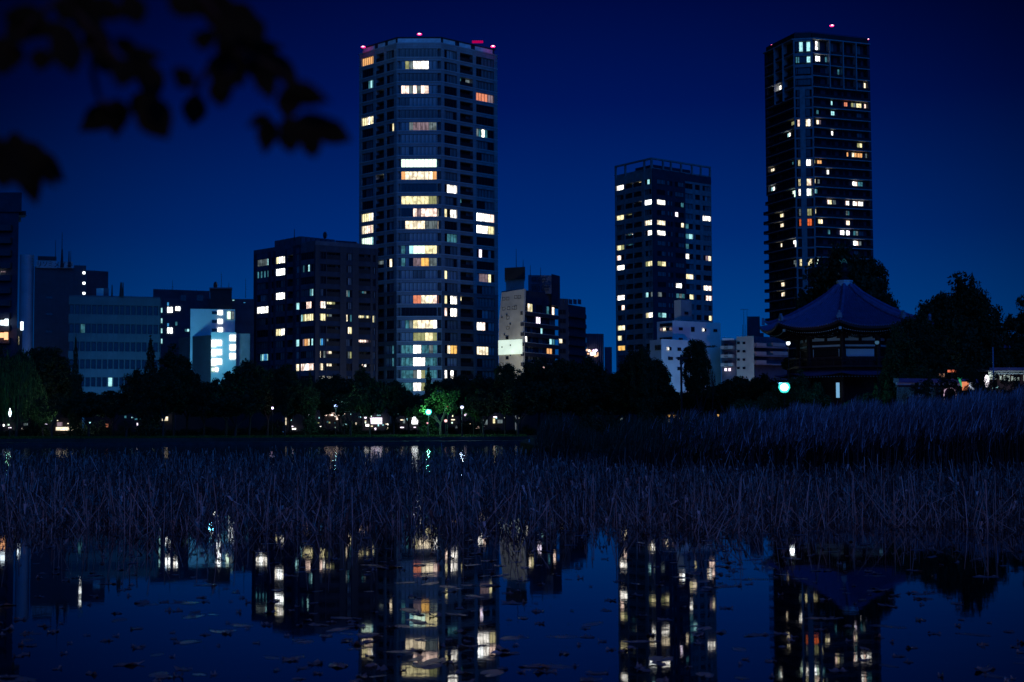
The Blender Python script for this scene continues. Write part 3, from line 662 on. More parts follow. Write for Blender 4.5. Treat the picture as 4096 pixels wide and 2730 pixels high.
# ---- dark building with round white corner column and roof sign, behind the office
E0, E1 = pt(137, 330, 1200), pt(346, 334, 1200)
tS = Bld('department_building', 'nearly windowless dark building with a pale roof sign, masts and a rounded pale corner column', 'building', E0)
zs_ = slabblock(tS, 137, 295, 330, Z6(380, 602)[1], 14, M['darkbrown'], 'wall', 333, 1200)
slabblock(tS, 294.5, 343, 333.2, Z6(590, 588)[1], 14, M['darkbrown'], 'stair_tower', 334, 1200)
slabblock(tS, 343.5, 432, 336, Z6(700, 628)[1], 12, M['dark'], 'wall', 339, 1200)
p0 = P(107, 1100, 331); tS.part('corner_column', MB().lathe((p0.x, p0.y, 0), [(1.55, GZ), (1.55, Z(107, 1022, 331)), (0, Z(107, 1022, 331))], 20), [mat('pale metal panel', (0.34, 0.36, 0.42), 0.35, 0.15, 0.5)])
fS = Face(pt(137, 330, 1200), pt(343, 334, 1200), tS)
for yy in (643, 718, 792): wpx(tS, fS, 602, yy - 11, 622, yy + 11, 'H', 1, Z6, -0.12)
for yy in (822, 943, 1070): wpx(tS, fS, 337, yy - 12, 385, yy + 12, 'k', 2, Z6, -0.12)
tS.build()
# roof sign: pale board in three steps with dark strokes
def text(b, s_, px0, px1, pyt, pyb, D, m, name='lettering', bold=0.0, ext=0.05):
    cu = bpy.data.curves.new(name, 'FONT'); cu.body = s_; cu.extrude = ext; cu.offset = bold
    o = bpy.data.objects.new(name, cu); C.objects.link(o); bpy.context.view_layer.update()
    dg = bpy.context.evaluated_depsgraph_get(); me = bpy.data.meshes.new_from_object(o.evaluated_get(dg)); bpy.data.objects.remove(o)
    n = len(me.vertices)
    if n == 0: return
    co = np.empty(n * 3, np.float32); me.vertices.foreach_get('co', co); co = co.reshape(-1, 3)
    mn, mx = co.min(0), co.max(0); a = P(px0, pyb, D); c = P(px1, pyt, D)
    out = np.empty_like(co)
    out[:, 0] = a.x + (co[:, 0] - mn[0]) / (mx[0] - mn[0]) * (c.x - a.x) - b.loc.x
    out[:, 2] = a.z + (co[:, 1] - mn[1]) / (mx[1] - mn[1]) * (c.z - a.z) - b.loc.z
    out[:, 1] = D - co[:, 2] - b.loc.y
    me.vertices.foreach_set('co', out.ravel()); me.materials.clear(); me.materials.append(m); me.update()
    link(name, me, b.root)
M['signpale'] = mat('sign board', (0.42, 0.44, 0.46), 0.7, 0.2, 1.0)
fx = lambda a: 100 + a / 5.8825
fy = lambda a: 900 + a / 5.8825
f = Face(pt(fx(265), 329.7, 1200), pt(fx(1140), 332, 1200), tS)
za = Z(fx(500), fy(1000), 330)
def board(a, c, top, bot, m_, nm, y=0):
    s0, z0 = f.at(fx(a), fy(bot)); s1, z1 = f.at(fx(c), fy(top)); f.add(nm, MB().box(0, s1 - s0, 0, 0.15, 0, z1 - z0), [m_], s0, y, z0)
board(268, 745, 842, 1010, M['signpale'], 'sign_board'); board(690, 760, 870, 1015, M['signpale'], 'sign_board', .02)
board(300, 742, 748, 840, M['black'], 'sign_roof')
for a, c in ((790, 930), (935, 1010), (1015, 1135)): board(a, c, 870, 1018, M['signpale'], 'sign_board', .03)
text(tS, 'リソミ', fx(300), fx(650), fy(862), fy(985), 329.5, M['black'])
text(tS, 'メイホ', fx(690), fx(1120), fy(872), fy(1000), 329.4, M['black'])
for a, top, r_ in ((722, 360, .08), (876, 180, .1), (1037, 620, .16), (1078, 620, .08)): mast(tS, fx(a), fy(top), fy(1000), 331, r_)
mast(tS, fx(876), fy(580), fy(1000), 331, .3)

# ---- near dark tower at the left edge
tL = Bld('apartment_tower', 'dark tower block cut off by the left edge, with bright signs low on its face', 'tower', pt(0, 270, 1200))
zl_ = slabblock(tL, -190, 81, 270, 771, 14, M['dark'], 'upper_wall', None, 1200, z0=Z(40, 848, 270))
slabblock(tL, -190, 70, 270.4, 849, 14, M['dark'], 'wall', None, 1200)
slabblock(tL, 60, 99, 271, 845, 3, M['black'], 'ledge', None, 1200, z0=Z(80, 862, 271))
fL = Face(pt(-190, 270.2, 1200), pt(66, 270.2, 1200), tL)
for k in range(10):
    zz = Z(20, 925 + k * 50, 270); fL.add('balcony', MB().box(0, fL.W - 1.0, -0.9, 0.2, 0, 1.1), [M['darkbrown']], 0, 0, zz)
wpx(tL, fL, -30, 1080, 6, 1102, 'kkW', 3, None, -1.0); wpx(tL, fL, 10, 1086, 30, 1094, 'mmm', 3, None, -1.0)
M['sgW'] = glow('white sign light', (0.75, 0.9, 1.0), 2.6); M['sgO'] = glow('orange sign light', (1.0, 0.45, 0.22), 1.8)
def signbox(b, px0, py0, px1, py1, D, m_, nm='sign', d=0.4):
    a = P(px0, py1, D); c = P(px1, py0, D); b.part(nm, MB().box(a.x, c.x, D - d, D, a.z, c.z), [m_])
signbox(tL, 5, 1282, 18, 1302, 268.9, M['sgW']); signbox(tL, 21, 1277, 34, 1304, 268.9, M['sgW']); signbox(tL, -40, 1332, 16, 1352, 268.9, M['sgO']); signbox(tL, 19, 1330, 33, 1360, 268.9, M['sgO'])
tL.build()
tN = Bld('low_building', 'narrow low building with one yellow-green lit window between the edge tower and the rounded column', 'building', pt(70, 300, 1300))
slabblock(tN, 60, 90, 300, 1312, 6, M['dark'], 'wall'); f = Face(pt(60, 300, 1300), pt(90, 300, 1300), tN); wpx(tN, f, 64, 1346, 78, 1382, 'yY', 2); signbox(tN, 84, 1288, 94, 1322, 299.5, M['sgW'], 'lit_panel'); tN.build()

# ---- long dark building with penthouse, left of centre
tK = Bld('long_building', 'long dark flat-roofed building with cool white stair lights and a square roof hut', 'building', pt(640, 330, 1300))
K0, K1 = Z7(240, 418), Z7(885, 437)
slabblock(tK, K0[0] + 20, K1[0], 345, K0[1] + 1, 14, M['dark'], 'wall', 351, 1250)
slabblock(tK, 636, 1016, 340, Z7(1115, 512)[1], 12, M['dark'], 'lower_wall', 343, 1250)
slabblock(tK, Z7(888, 0)[0], Z7(1115, 0)[0], 338, Z7(1000, 396)[1], 8, M['black'], 'roof_hut', None, 1250, z0=20)
slabblock(tK, Z7(880, 0)[0], Z7(1120, 0)[0], 337.5, Z7(1000, 394)[1], 9, M['greydark'], 'roof_slab', None, 1250, z0=Z(900, Z7(0, 410)[1], 338))
f = Face(pt(636, 339.9, 1250), pt(1016, 342.9, 1250), tK)
for yy in (633, 742, 847, 955): wpx(tK, f, 357, yy - 28, 392, yy + 28, 'TT', 2, Z7)
for a, yy in ((453, 628), (453, 843), (484, 628), (484, 845)): wpx(tK, f, a - 12, yy - 32, a + 14, yy + 32, 'H', 1, Z7)
wpx(tK, f, 526, 590, 578, 640, 'WH', 2, Z7)
wpx(tK, f, 440, 545, 460, 588, 'B', 1, Z7); wpx(tK, f, 440, 765, 460, 805, 'B', 1, Z7); wpx(tK, f, 526, 750, 550, 795, 't', 1, Z7); wpx(tK, f, 625, 825, 672, 858, 'tT', 2, Z7); wpx(tK, f, 1068, 640, 1092, 725, 'M', 1, Z7, -6.0)
wpx(tK, f, 580, 470, 640, 540, 'k', 2, Z7); wpx(tK, f, 750, 470, 820, 540, 'k', 2, Z7)
wpx(tK, f, 1120, 520, 1145, 535, 'T', 1, Z7); wpx(tK, f, 1235, 545, 1260, 560, 'B', 1, Z7)
tK.build()
for a, tp, bt in ((498, 320, 425), (1008, 240, 394), (1262, 300, 505), (1085, 340, 394)): mast(tK, *Z7(a, tp), Z7(a, bt)[1], 345, .06)
p = P(*Z7(945, 372), 338); tK.part('dish', MB().ball((p.x, p.y, p.z), 0.5, 0.9), [M['black']])

# ---- pale building with open stair whose landings glare white
tW = Bld('stair_building', 'pale building with an outside stair glaring white on every landing', 'building', pt(860, 300, 1350))
w0 = Z7(682, 0)[0]; w1 = Z7(1148, 0)[0]
slabblock(tW, w0, w1, 301, Z7(800, 620)[1], 8, M['white'], 'wall', 303, 1350, z0=None)
slabblock(tW, Z7(900, 0)[0], Z7(1160, 0)[0], 297, Z7(1000, 862)[1], 5, M['white'], 'wall', 298, 1400)
slabblock(tW, Z7(1161, 0)[0], Z7(1305, 0)[0], 299, Z7(1200, 876)[1], 7, M['grey'], 'wall', 300, 1400)
slabblock(tW, Z7(560, 0)[0], Z7(898, 0)[0], 305, Z7(790, 905)[1], 7, M['darkbrown'], 'wall', 296, 1400)
fw1 = Face(pt(w0, 300.9, 1350), pt(w1, 302.9, 1350), tW); fw2 = Face(pt(Z7(900, 0)[0], 296.9, 1400), pt(Z7(1160, 0)[0], 297.9, 1400), tW)
for yy in (657, 747, 837): wpx(tW, fw1, 968, yy - 26, 1020, yy + 26, 'H', 1, Z7); wpx(tW, fw1, 908, yy - 14, 962, yy + 18, 'kk', 2, Z7)
wpx(tW, fw1, 1068, 642, 1142, 728, 'Mg', 2, Z7)
for yy in (970, 1068, 1166): 
    wpx(tW, fw2, 904, yy - 30, 1012, yy + 34, 'H', 1, Z7)
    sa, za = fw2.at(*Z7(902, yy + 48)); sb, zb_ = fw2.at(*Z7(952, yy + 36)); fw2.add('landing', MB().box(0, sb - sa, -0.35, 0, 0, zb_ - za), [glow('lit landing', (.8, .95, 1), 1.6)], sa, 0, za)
wpx(tW, fw2, 904, 1230, 975, 1275, 'MH', 2, Z7)
for yy in (921, 1020, 1112): wpx(tW, fw2, 1094, yy - 33, 1158, yy + 33, 'H', 1, Z7)
tW.build()

# ---- cream end-wall block right of tower A
tE = Bld('apartment_block', 'cream end-walled apartment block with a dark water tank on its roof neck', 'building', pt(2080, 330, 1300))
e0, e1 = Z9(88, 0)[0], Z9(332, 0)[0]
p0 = pt(e0, 330, 1300); p1 = pt(e1, 325, 1300); p2 = pt(Z9(692, 0)[0], 341, 1300)
zte = Z(*Z9(200, 478), 328); fE = Face(p0, p1, tE); fE2 = Face(p1, p2, tE)
fE.add('end_wall', MB().box(0, fE.W, 0, 0.6, 0, zte - GZ - 7), [M['cream']], 0, 0, GZ)
sl = fE.W; zt7 = zte - 7
mb = MB(); mb.v = [(0, 0, 0), (sl, 0, 0), (sl, 0.6, 0), (0, 0.6, 0), (0.9, 0, 7.0), (sl + 0.5, 0, 7.4), (sl + 0.5, 0.6, 7.4), (0.9, 0.6, 7.0)]
for f_ in ((0, 3, 2, 1), (4, 5, 6, 7), (0, 1, 5, 4), (1, 2, 6, 5), (2, 3, 7, 6), (3, 0, 4, 7)): mb.f.append(f_); mb.m.append(0)
fE.add('end_wall', mb, [M['cream']], 0, 0.003, zt7)
sg0, zg0 = fE.at(*Z9(90, 1115)); sg1, zg1 = fE.at(*Z9(328, 955))
m, t, b = new_mat('emissive wall panel'); 
tcn = nd(t, 'ShaderNodeTexCoord'); nn = nd(t, 'ShaderNodeTexNoise'); nn.inputs['Scale'].default_value = .35; t.links.new(tcn.outputs['Object'], nn.inputs['Vector'])
rr = nd(t, 'ShaderNodeMapRange'); rr.inputs[3].default_value = .45; rr.inputs[4].default_value = 1.15; t.links.new(nn.outputs[0], rr.inputs[0])
b.inputs['Emission Color'].default_value = (0.72, 0.92, 0.78, 1); t.links.new(rr.outputs[0], b.inputs['Emission Strength']); b.inputs['Base Color'].default_value = (.6, .6, .5, 1)
m.cycles.emission_sampling = 'NONE'; M['wallglow'] = m
fE.add('billboard', MB().box(0.05, sg1 - sg0, -0.25, -0.05, 0, zg1 - zg0), [M['wallglow']], sg0, 0, zg0, 'evenly lit pale billboard panel on the end wall')  # panel is emissive, its strength varied by noise
for a, yy in ((140, 547), (180, 545), (262, 528), (298, 527), (140, 647), (190, 642), (238, 638)): wpx(tE, fE, a - 14, yy - 15, a + 14, yy + 15, 'k', 1, Z9, -0.03)
wpx(tE, fE, 250, 617, 272, 655, 'P', 1, Z9, -0.04)
for yy in (739, 841, 942, 1146): wpx(tE, fE, 168, yy - 15, 198, yy + 15, 'k', 1, Z9, -0.3 if yy > 930 else -0.03)
for a, yy in ((213, 805), (156, 912), (215, 1016), (178, 712), (215, 1120), (130, 733), (130, 1036)): wpx(tE, fE, a - 5, yy - 7, a + 5, yy + 7, 'k', 1, Z9, -0.3)
n0, n1 = Z9(160, 0)[0], Z9(345, 0)[0]
slabblock(tE, n0, n1, 331, Z9(250, 348)[1], 5, M['grey'], 'roof_neck', 329, 1100, z0=zte - 1.5)
slabblock(tE, Z9(148, 0)[0], Z9(355, 0)[0], 330, Z9(250, 228)[1], 7, M['black'], 'water_tank', 328, 1050, z0=Z(2060, Z9(0, 350)[1], 330))
for a, tp, bt in ((265, 40, 226), (335, 150, 226), (408, 205, 320), (512, 230, 315)): mast(tE, *Z9(a, tp), Z9(a, bt)[1], 331, .07)
lv = [Z(*Z9(420, yy), 330) for yy in (640, 750, 850, 950, 1050, 1150, 1250)]
tE.part('core', MB().prism(inset([p0, p1, p2, (p2[0] - 4, p2[1] + 9), (p0[0] + 0.5, p0[1] + 14)], 0.72), GZ, Z(*Z9(500, 480), 333)), [M['dark']])
for z in lv:
    fE2.add('balcony', MB().box(0, fE2.W, -0.1, 0.6, -1.95, -1.1, 0).box(0, fE2.W, -0.16, 0.6, -1.1, -0.98, 1), [M['darkbrown'], M['slab']], 0, 0, z)
    for a, c, n in ((350, 395, 2), (400, 450, 2), (485, 550, 3), (590, 670, 3)):
        tE.win(fE2, fE2.s(Z9(a, 0)[0]), fE2.s(Z9(c, 0)[0]), z - 0.95, z + 1.0, n, rnd.choice(['k', 'c', 'kc']), 0.62)
for a, yy, p_ in ((425, 650, 'CY'), (620, 645, 'tkP'), (515, 750, 'VVk'), (515, 840, 'kkT'), (372, 955, 'gW'), (620, 945, 'kTt'), (620, 1048, 'OOk')): tE.light(*Z9(a, yy), p_)
g0, g1 = Z9(795, 0)[0], Z9(972, 0)[0]; p3 = pt(g0, 343, 1300); p4 = pt(g1, 352, 1300); fE3 = Face(p3, p4, tE)
slabblock(tE, Z9(690, 0)[0], g0, 341.5, Z9(740, 545)[1], 9, M['dark'], 'stair_bay', 343, 1300)
ff = Face(pt(Z9(690, 0)[0], 341.4, 1300), pt(g0, 342.9, 1300), tE)
for yy in (680, 770, 870, 975, 1075): wpx(tE, ff, 698, yy - 25, 765, yy + 25, 'k' if yy != 975 else 'Ck', 2, Z9)
tE.part('core', MB().prism([(p3[0], p3[1] + 1.3), (p4[0], p4[1] + 1.3), (p4[0], p4[1] + 12), (p3[0], p3[1] + 12)], GZ, Z(*Z9(880, 612), 347)), [M['dark']])
for yy in (655, 755, 848, 940, 1035, 1120, 1200):
    z = Z(*Z9(880, yy), 347); fE3.add('balcony', MB().box(0, fE3.W, -0.15, 1.3, -2.0, -0.95), [M['dark']], 0, 0, z)
    for a, c, n in ((812, 865, 3), (900, 955, 2)): tE.win(fE3, fE3.s(Z9(a, 0)[0]), fE3.s(Z9(c, 0)[0]), z - .9, z + .9, n, 'k', .9)
for a, yy, p_ in ((838, 845, 'YYk'), (925, 850, 'Wk'), (838, 932, 'Mtk'), (925, 940, 'Ct'), (838, 1028, 'VVg')): tE.light(*Z9(a, yy), p_)
z = slabblock(tE, Z9(365, 0)[0], Z9(695, 0)[0], 331, Z9(500, 480)[1], 9, M['dark'], 'top_storey', 341, 1200, z0=lv[0] + 1.4)
slabblock(tE, Z9(387, 0)[0], Z9(622, 0)[0], 336, Z9(500, 308)[1], 8, M['greydark'], 'roof_block', 337, 1150, z0=z - 0.3)
slabblock(tE, Z9(622, 0)[0], Z9(708, 0)[0], 337, Z9(660, 306)[1], 8, M['dark'], 'roof_block', 342, 1150, z0=z - 3)
g9 = lambda a: 2080 + a / 9.05
h9 = lambda a: 1080 + a / 9.05
text(tE, 'ロZロ', g9(430), g9(945), h9(262), h9(415), 335.8, M['black'], 'lettering', .03)
text(tE, '両台', g9(415), g9(1075), h9(490), h9(765), 335.8, M['black'], 'lettering', .01)
for x_ in range(4):
    a = 745 + x_ * 45; s0, z0 = fE3.at(*Z9(a + 60, 612)); fE3.add('roof_fence', MB().box(0, 1.9, 0.4, .5, 0, 1.2), [M['greydark']], s0 - 2, 0, z0 + .2)
tE.build()
# ---- far block with neon sign
tF = Bld('office_block', 'small far block with a glowing pinkish neon sign low on its front', 'building', pt(2400, 420, 1350))
slabblock(tF, 2345, Z9(1150, 0)[0], 420, Z9(1050, 900)[1], 10, M['dark'], 'wall', 422, 1350)
for i in range(9):
    x = 2348 + i * 7.5; p = pt(x, 420 + i * 2 / 9 - .1, 1350); tF.part('fin', MB().box(p[0], p[0] + .12, p[1] - .15, p[1], GZ, Z(x, Z9(0, 910)[1], 420)), [M['greydark']])
M['neon'] = glow('neon sign', (1.0, 0.72, 0.68), 2.2); M['neonv'] = glow('neon sign violet', (0.9, 0.7, 1.0), 2.4); M['neono'] = glow('neon sign orange', (1.0, .55, .3), 1.5)
n_ = lambda a, b_: (2320 + a / 10.45, 1300 + b_ / 10.45)
def blob(a, b_, r1, r2, m_):
    p = P(*n_(a, b_), 419.4); k = 419.4 / F0 / 10.45
    tF.part('neon_letter', MB().tube((p.x, 419.6, p.z), (p.x, 419.2, p.z), r1 * k, r1 * k, 10), [m_])
for a, b_, r1, m_ in ((298, 1058, 48, 'neono'), (385, 1085, 55, 'neon'), (445, 1095, 38, 'neono'), (565, 1075, 42, 'neonv'), (670, 1070, 58, 'neonv'), (338, 1210, 35, 'neono'), (500, 1215, 90, 'neon'), (590, 1200, 85, 'neon'), (640, 1290, 60, 'neono')): blob(a, b_, r1, r1, M[m_])
mb = MB(); a = P(*n_(750, 1150), 419.4); c = P(*n_(740, 1300), 419.4); d = P(*n_(690, 1310), 419.4); mb.tube(a, c, .13, .16, 6); mb.tube(c, d, .16, .14, 6); tF.part('neon_letter', mb, [M['neono']])
tF2 = Bld('office_block', 'faint slim block far off in the gap left of the framed-roof tower', 'building', pt(2440, 520, 1350))
slabblock(tF2, Z9(1158, 0)[0], Z9(1232, 0)[0], 520, Z9(1200, 1035)[1], 10, M['greydark'], 'wall', None, 1350)

# ---- white stepped apartment house in front of tower B
tG = Bld('stepped_house', 'white stepped apartment house in front of the two-tone tower', 'building', pt(2750, 290, 1400))
def zz10(a, b_): return Z10(a, b_)
zt1 = slabblock(tG, Z10(335, 0)[0], Z10(498, 0)[0], 287, Z10(400, 356)[1], 10, M['white'], 'wall', 284, 1350)
slabblock(tG, Z10(498, 0)[0], Z10(1000, 0)[0], 284, Z10(700, 360)[1], 10, M['white'], 'wall', 292, 1350)
slabblock(tG, Z10(515, 0)[0], Z10(585, 0)[0], 290, Z10(550, 134)[1], 5, M['white'], 'roof_tower', 288, 1250, z0=zt1 - 1)
slabblock(tG, Z10(585, 0)[0], Z10(698, 0)[0], 288, Z10(640, 134)[1], 5, M['grey'], 'roof_tower', 290, 1250, z0=zt1 - 1)
slabblock(tG, Z10(260, 0)[0], Z10(380, 0)[0], 281, Z10(320, 550)[1], 8, M['white'], 'wall', 278, 1400)
slabblock(tG, Z10(380, 0)[0], Z10(690, 0)[0], 278, Z10(600, 548)[1], 8, M['white'], 'wall', 283, 1400)
f1 = Face(pt(Z10(335, 0)[0], 286.9, 1350), pt(Z10(498, 0)[0], 283.9, 1350), tG); f2 = Face(pt(Z10(498, 0)[0], 283.9, 1350), pt(Z10(1000, 0)[0], 291.9, 1350), tG)
f3 = Face(pt(Z10(380, 0)[0], 277.9, 1400), pt(Z10(690, 0)[0], 282.9, 1400), tG); f4 = Face(pt(Z10(585, 0)[0], 287.9, 1250), pt(Z10(698, 0)[0], 289.9, 1250), tG)
f5 = Face(pt(Z10(260, 0)[0], 280.9, 1400), pt(Z10(380, 0)[0], 277.9, 1400), tG)
wpx(tG, f4, 622, 255, 660, 287, 'k', 1, Z10)
for a, w_, yy, p_ in ((582, 20, 435, 'k'), (708, 18, 440, 'k'), (829, 18, 446, 'Wk'), (942, 18, 452, 'k'), (582, 20, 545, 'k')): wpx(tG, f2, a - w_, yy - (26 if a == 708 else 16), a + w_, yy + (26 if a == 708 else 16), p_, 2, Z10)
for yy, p_ in ((436, 'mCkm'), (538, 'kkkk'), (392, 'kk')): wpx(tG, f1, 365, yy - 12, 495, yy + 14, p_, 4, Z10)
for a, w_, yy, p_ in ((462, 22, 643, 'Wk'), (566, 18, 648, 'k'), (475, 25, 745, 'k'), (566, 18, 745, 'k'), (655, 12, 765, 'k'), (566, 18, 850, 'k')): wpx(tG, f3, a - w_, yy - 18, a + w_, yy + 18, p_, 2, Z10)
wpx(tG, f5, 315, 605, 378, 655, 'kk', 2, Z10); tG.build()
# ---- balconied house right of it
tH = Bld('balcony_house', 'pale four-storey balconied house near the left end of the temple roof', 'building', pt(2990, 280, 1400))
h0, h1, h2 = Z10(1005, 0)[0], Z10(1348, 0)[0], Z10(1690, 0)[0]
slabblock(tH, Z10(1165, 0)[0], h1, 279, Z10(1290, 512)[1], 9, M['cream'], 'wall', 276, 1400)
slabblock(tH, h0, Z10(1165, 0)[0], 281.6, Z10(1060, 548)[1], 9, M['greydark'], 'wall', 280, 1400)
slabblock(tH, h1, h2, 278.5, Z10(1500, 520)[1], 9, M['greydark'], 'wing', 284, 1400)
fh = Face(pt(h0, 280.6, 1400), pt(Z10(1165, 0)[0], 279.2, 1400), tH); fi = Face(pt(Z10(1165, 0)[0], 278.9, 1400), pt(h1, 275.9, 1400), tH); fj = Face(pt(h1, 277.3, 1400), pt(h2, 282.8, 1400), tH)
for yy in (588, 675, 762, 850):
    for a in (1187, 1245): wpx(tH, fi, a - 14, yy - 18, a + 13, yy + 6, 'k', 1, Z10)
for yy in (620, 710, 800):
    s0, z0 = fh.at(*Z10(1008, yy + 28)); s1, z1 = fh.at(*Z10(1135, yy - 8)); 
    fh.add('balcony', MB().box(0, s1 - s0, -0.6, 0.5, 0, z1 - z0), [M['cream']], s0, 0, z0); wpx(tH, fh, 1048, yy - 30, 1085, yy + 20, 'k', 2, Z10, -0.63)
for yy, x1_ in ((600, 1655), (690, 1685), (780, 1460)):
    for a, c in ((1352, 1455), (1525, x1_)):
        if c <= a: continue
        s0, z0 = fj.at(*Z10(a, yy + 18)); s1, z1 = fj.at(*Z10(c, yy - 14)); fj.add('balcony', MB().box(0, s1 - s0, 0, 1.4, 0, z1 - z0), [M['cream']], s0, -0.6, z0)
    s0, z0 = fj.at(*Z10(1352, yy + 30)); fj.add('slab', MB().box(0, fj.W, -0.5, 1.2, 0, .3), [M['grey']], 0, 0, z0)
s0, z0 = fh.at(*Z10(1025, 556)); s1, z1 = fh.at(*Z10(1140, 546)); fh.add('roof_beam', MB().box(0, s1 - s0, -0.5, 0, 0, .4), [M['white']], s0, 0, z0)
wpx(tH, fh, 1040, 842, 1070, 880, 'V', 1, Z10, -0.1); wpx(tH, fh, 1080, 842, 1112, 880, 'V', 1, Z10, -0.1)
tH.build()
slabblock(tH, Z10(1280, 0)[0], Z10(1410, 0)[0], 285, Z10(1340, 305)[1], 4, M['dark'], 'roof_tower', None, 1300, z0=Z(3000, Z10(0, 520)[1], 282)); slabblock(tH, Z10(1410, 0)[0], Z10(1448, 0)[0], 285.2, Z10(1340, 478)[1], 4, M['dark'], 'roof_tower', None, 1300, z0=Z(3000, Z10(0, 520)[1], 282))
for a, tp in ((1228, 390), (1240, 230), (1262, 390), (1275, 240)): mast(tH, *Z10(a, tp), Z10(a, 520)[1], 284, .05)
x, y = Z10(1205, 232); x2, _ = Z10(1290, 232); p = P(x, y, 284); r = P(x2, y, 284); tH.part('antenna', MB().tube(p, r, .05, .05, 4), [M['black']])

# ---- dark low shops behind the park trees with lit openings glimpsed through the leaves
SH = [(-40, 330, 238, 1480, 'dark shop row behind the willow at the left'), (340, 700, 240, 1500, 'dark low building behind the left park trees'), (705, 1130, 236, 1470, 'dark low building with white sign letters behind the trees'),
      (1135, 1560, 238, 1500, 'low building with a pink-lit awning behind the park trees'), (1565, 2060, 240, 1520, 'low building behind the teal park lamp'), (2065, 2620, 242, 1490, 'dark low building behind the bank bend'), (2625, 3100, 244, 1530, 'dark low building with amber lanterns behind the reeds')]
shops = []
for a, c, D, tp, lb in SH:
    b_ = Bld('shop', lb, 'shop', pt(a, D, 1600)); tp = 1585; slabblock(b_, a, c, D, tp, 6, M['black'], 'wall', None, 1600)
    slabblock(b_, a - 4, c + 4, D - .6, tp + 12, .55, M['dark'], 'canopy', None, 1600, z0=Z(a, tp + 18, D)); shops.append(b_)
def sw(i, x0, y0, x1, y1, pat):
    signbox(shops[i], x0, y0, x1, y1, SH[i][2] - .8, PAL[pat] if pat in PAL else M[pat], 'lit_opening', .3)
sw(0, 225, 1709, 312, 1723, 'C'); sw(0, 230, 1690, 250, 1706, 'm'); sw(0, 290, 1640, 315, 1652, 'y'); sw(0, 215, 1570, 222, 1600, 'g')
sw(1, 424, 1696, 433, 1710, 'S'); sw(1, 650, 1668, 672, 1684, 'C'); sw(1, 724, 1690, 728, 1704, 'W'); sw(1, 540, 1674, 562, 1680, 't')
sw(3, 1300, 1650, 1336, 1664, 'P'); sw(3, 1338, 1652, 1366, 1663, 'P'); sw(3, 1370, 1654, 1380, 1661, 'P'); sw(3, 1345, 1664, 1354, 1680, 'P'); sw(3, 1398, 1688, 1412, 1697, 'y')
sw(3, 1186, 1603, 1196, 1617, 'C'); sw(3, 1141, 1672, 1146, 1700, 'C'); sw(3, 1478, 1672, 1528, 1697, 'V'); sw(3, 1468, 1605, 1476, 1617, 'C'); sw(3, 1285, 1576, 1300, 1584, 'M'); sw(3, 1310, 1575, 1345, 1588, 'g')
for i, x in enumerate((1202, 1208, 1216, 1226, 1248)): sw(3, x, 1552 + (i % 2) * 6, x + 4 + (i == 4) * 3, 1584, 'H')
for k_ in range(95):
    i_ = rnd.choice([0, 0, 1, 2, 3, 3, 3, 3, 4, 4, 4, 5]); x_ = rnd.uniform(SH[i_][0] + 10, SH[i_][1] - 10); y_ = rnd.uniform(1655, 1715); w_ = rnd.choice([3, 4, 5, 6, 9, 14]); sw(i_, x_, y_, x_ + w_, y_ + rnd.choice([3, 4, 6, 9]), rnd.choice('WTTtCyMgV'))
sw(4, 1648, 1668, 1672, 1697, 'H'); sw(4, 1612, 1678, 1620, 1694, 'g'); sw(4, 1925, 1680, 1950, 1700, 'g'); sw(4, 1972, 1675, 1980, 1694, 'Y'); sw(4, 1990, 1680, 2010, 1694, 'g'); sw(4, 1905, 1702, 1918, 1715, 'P')
for x, y, s_, pt_ in ((2672, 1660, 8, 'A'), (2674, 1680, 12, 'C'), (2692, 1662, 11, 'A'), (2716, 1664, 9, 'P'), (2735, 1665, 14, 'A'), (2737, 1680, 15, 'A'), (2700, 1684, 6, 'C'), (2752, 1684, 4, 'C'), (2868, 1658, 8, 'A'), (2640, 1650, 6, 'T')): sw(6, x, y, x + s_, y + s_ * 1.2, pt_)

# ------------------------------------------------------------------ trees
def leafmat(name, c, rough=0.7, lo=.55, hi=1.5, pw=1.0):
    m, t, b = new_mat(name); oi = nd(t, 'ShaderNodeObjectInfo'); g = nd(t, 'ShaderNodeNewGeometry')
    r = nd(t, 'ShaderNodeMapRange'); r.inputs[3].default_value = lo; r.inputs[4].default_value = hi; pn = nd(t, 'ShaderNodeMath', operation='POWER'); pn.inputs[1].default_value = pw; t.links.new(g.outputs['Random Per Island'], pn.inputs[0]); t.links.new(pn.outputs[0], r.inputs[0])
    s = nd(t, 'ShaderNodeVectorMath', operation='SCALE'); s.inputs[0].default_value = c; t.links.new(r.outputs[0], s.inputs['Scale'])
    t.links.new(s.outputs[0], b.inputs['Base Color']); b.inputs['Roughness'].default_value = rough; b.inputs['Specular IOR Level'].default_value = 0.2
    return m
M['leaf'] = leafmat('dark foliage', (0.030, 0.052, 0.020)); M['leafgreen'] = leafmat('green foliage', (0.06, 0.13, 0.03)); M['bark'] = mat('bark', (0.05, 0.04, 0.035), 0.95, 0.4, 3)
def leaf_quads(c, size, rg, droop=False, asp=1.0):
    n = len(c)
    d1 = rg.normal(size=(n, 3)); d1 /= np.linalg.norm(d1, axis=1)[:, None]
    if droop: d1[:, :2] *= 0.25; d1 /= np.linalg.norm(d1, axis=1)[:, None]
    d2 = np.cross(d1, rg.normal(size=(n, 3))); d2 /= np.linalg.norm(d2, axis=1)[:, None]
    sz = size * rg.uniform(0.6, 1.4, (n, 1)); fz = np.array([1, 1, 1 / asp]); a = d1 * sz * fz; b_ = d2 * sz * (0.22 if droop else 0.6) * fz
    V = np.stack([c - a, c + b_, c + a, c - b_], 1).reshape(-1, 3)
    return V, np.arange(4 * n).reshape(-1, 4)
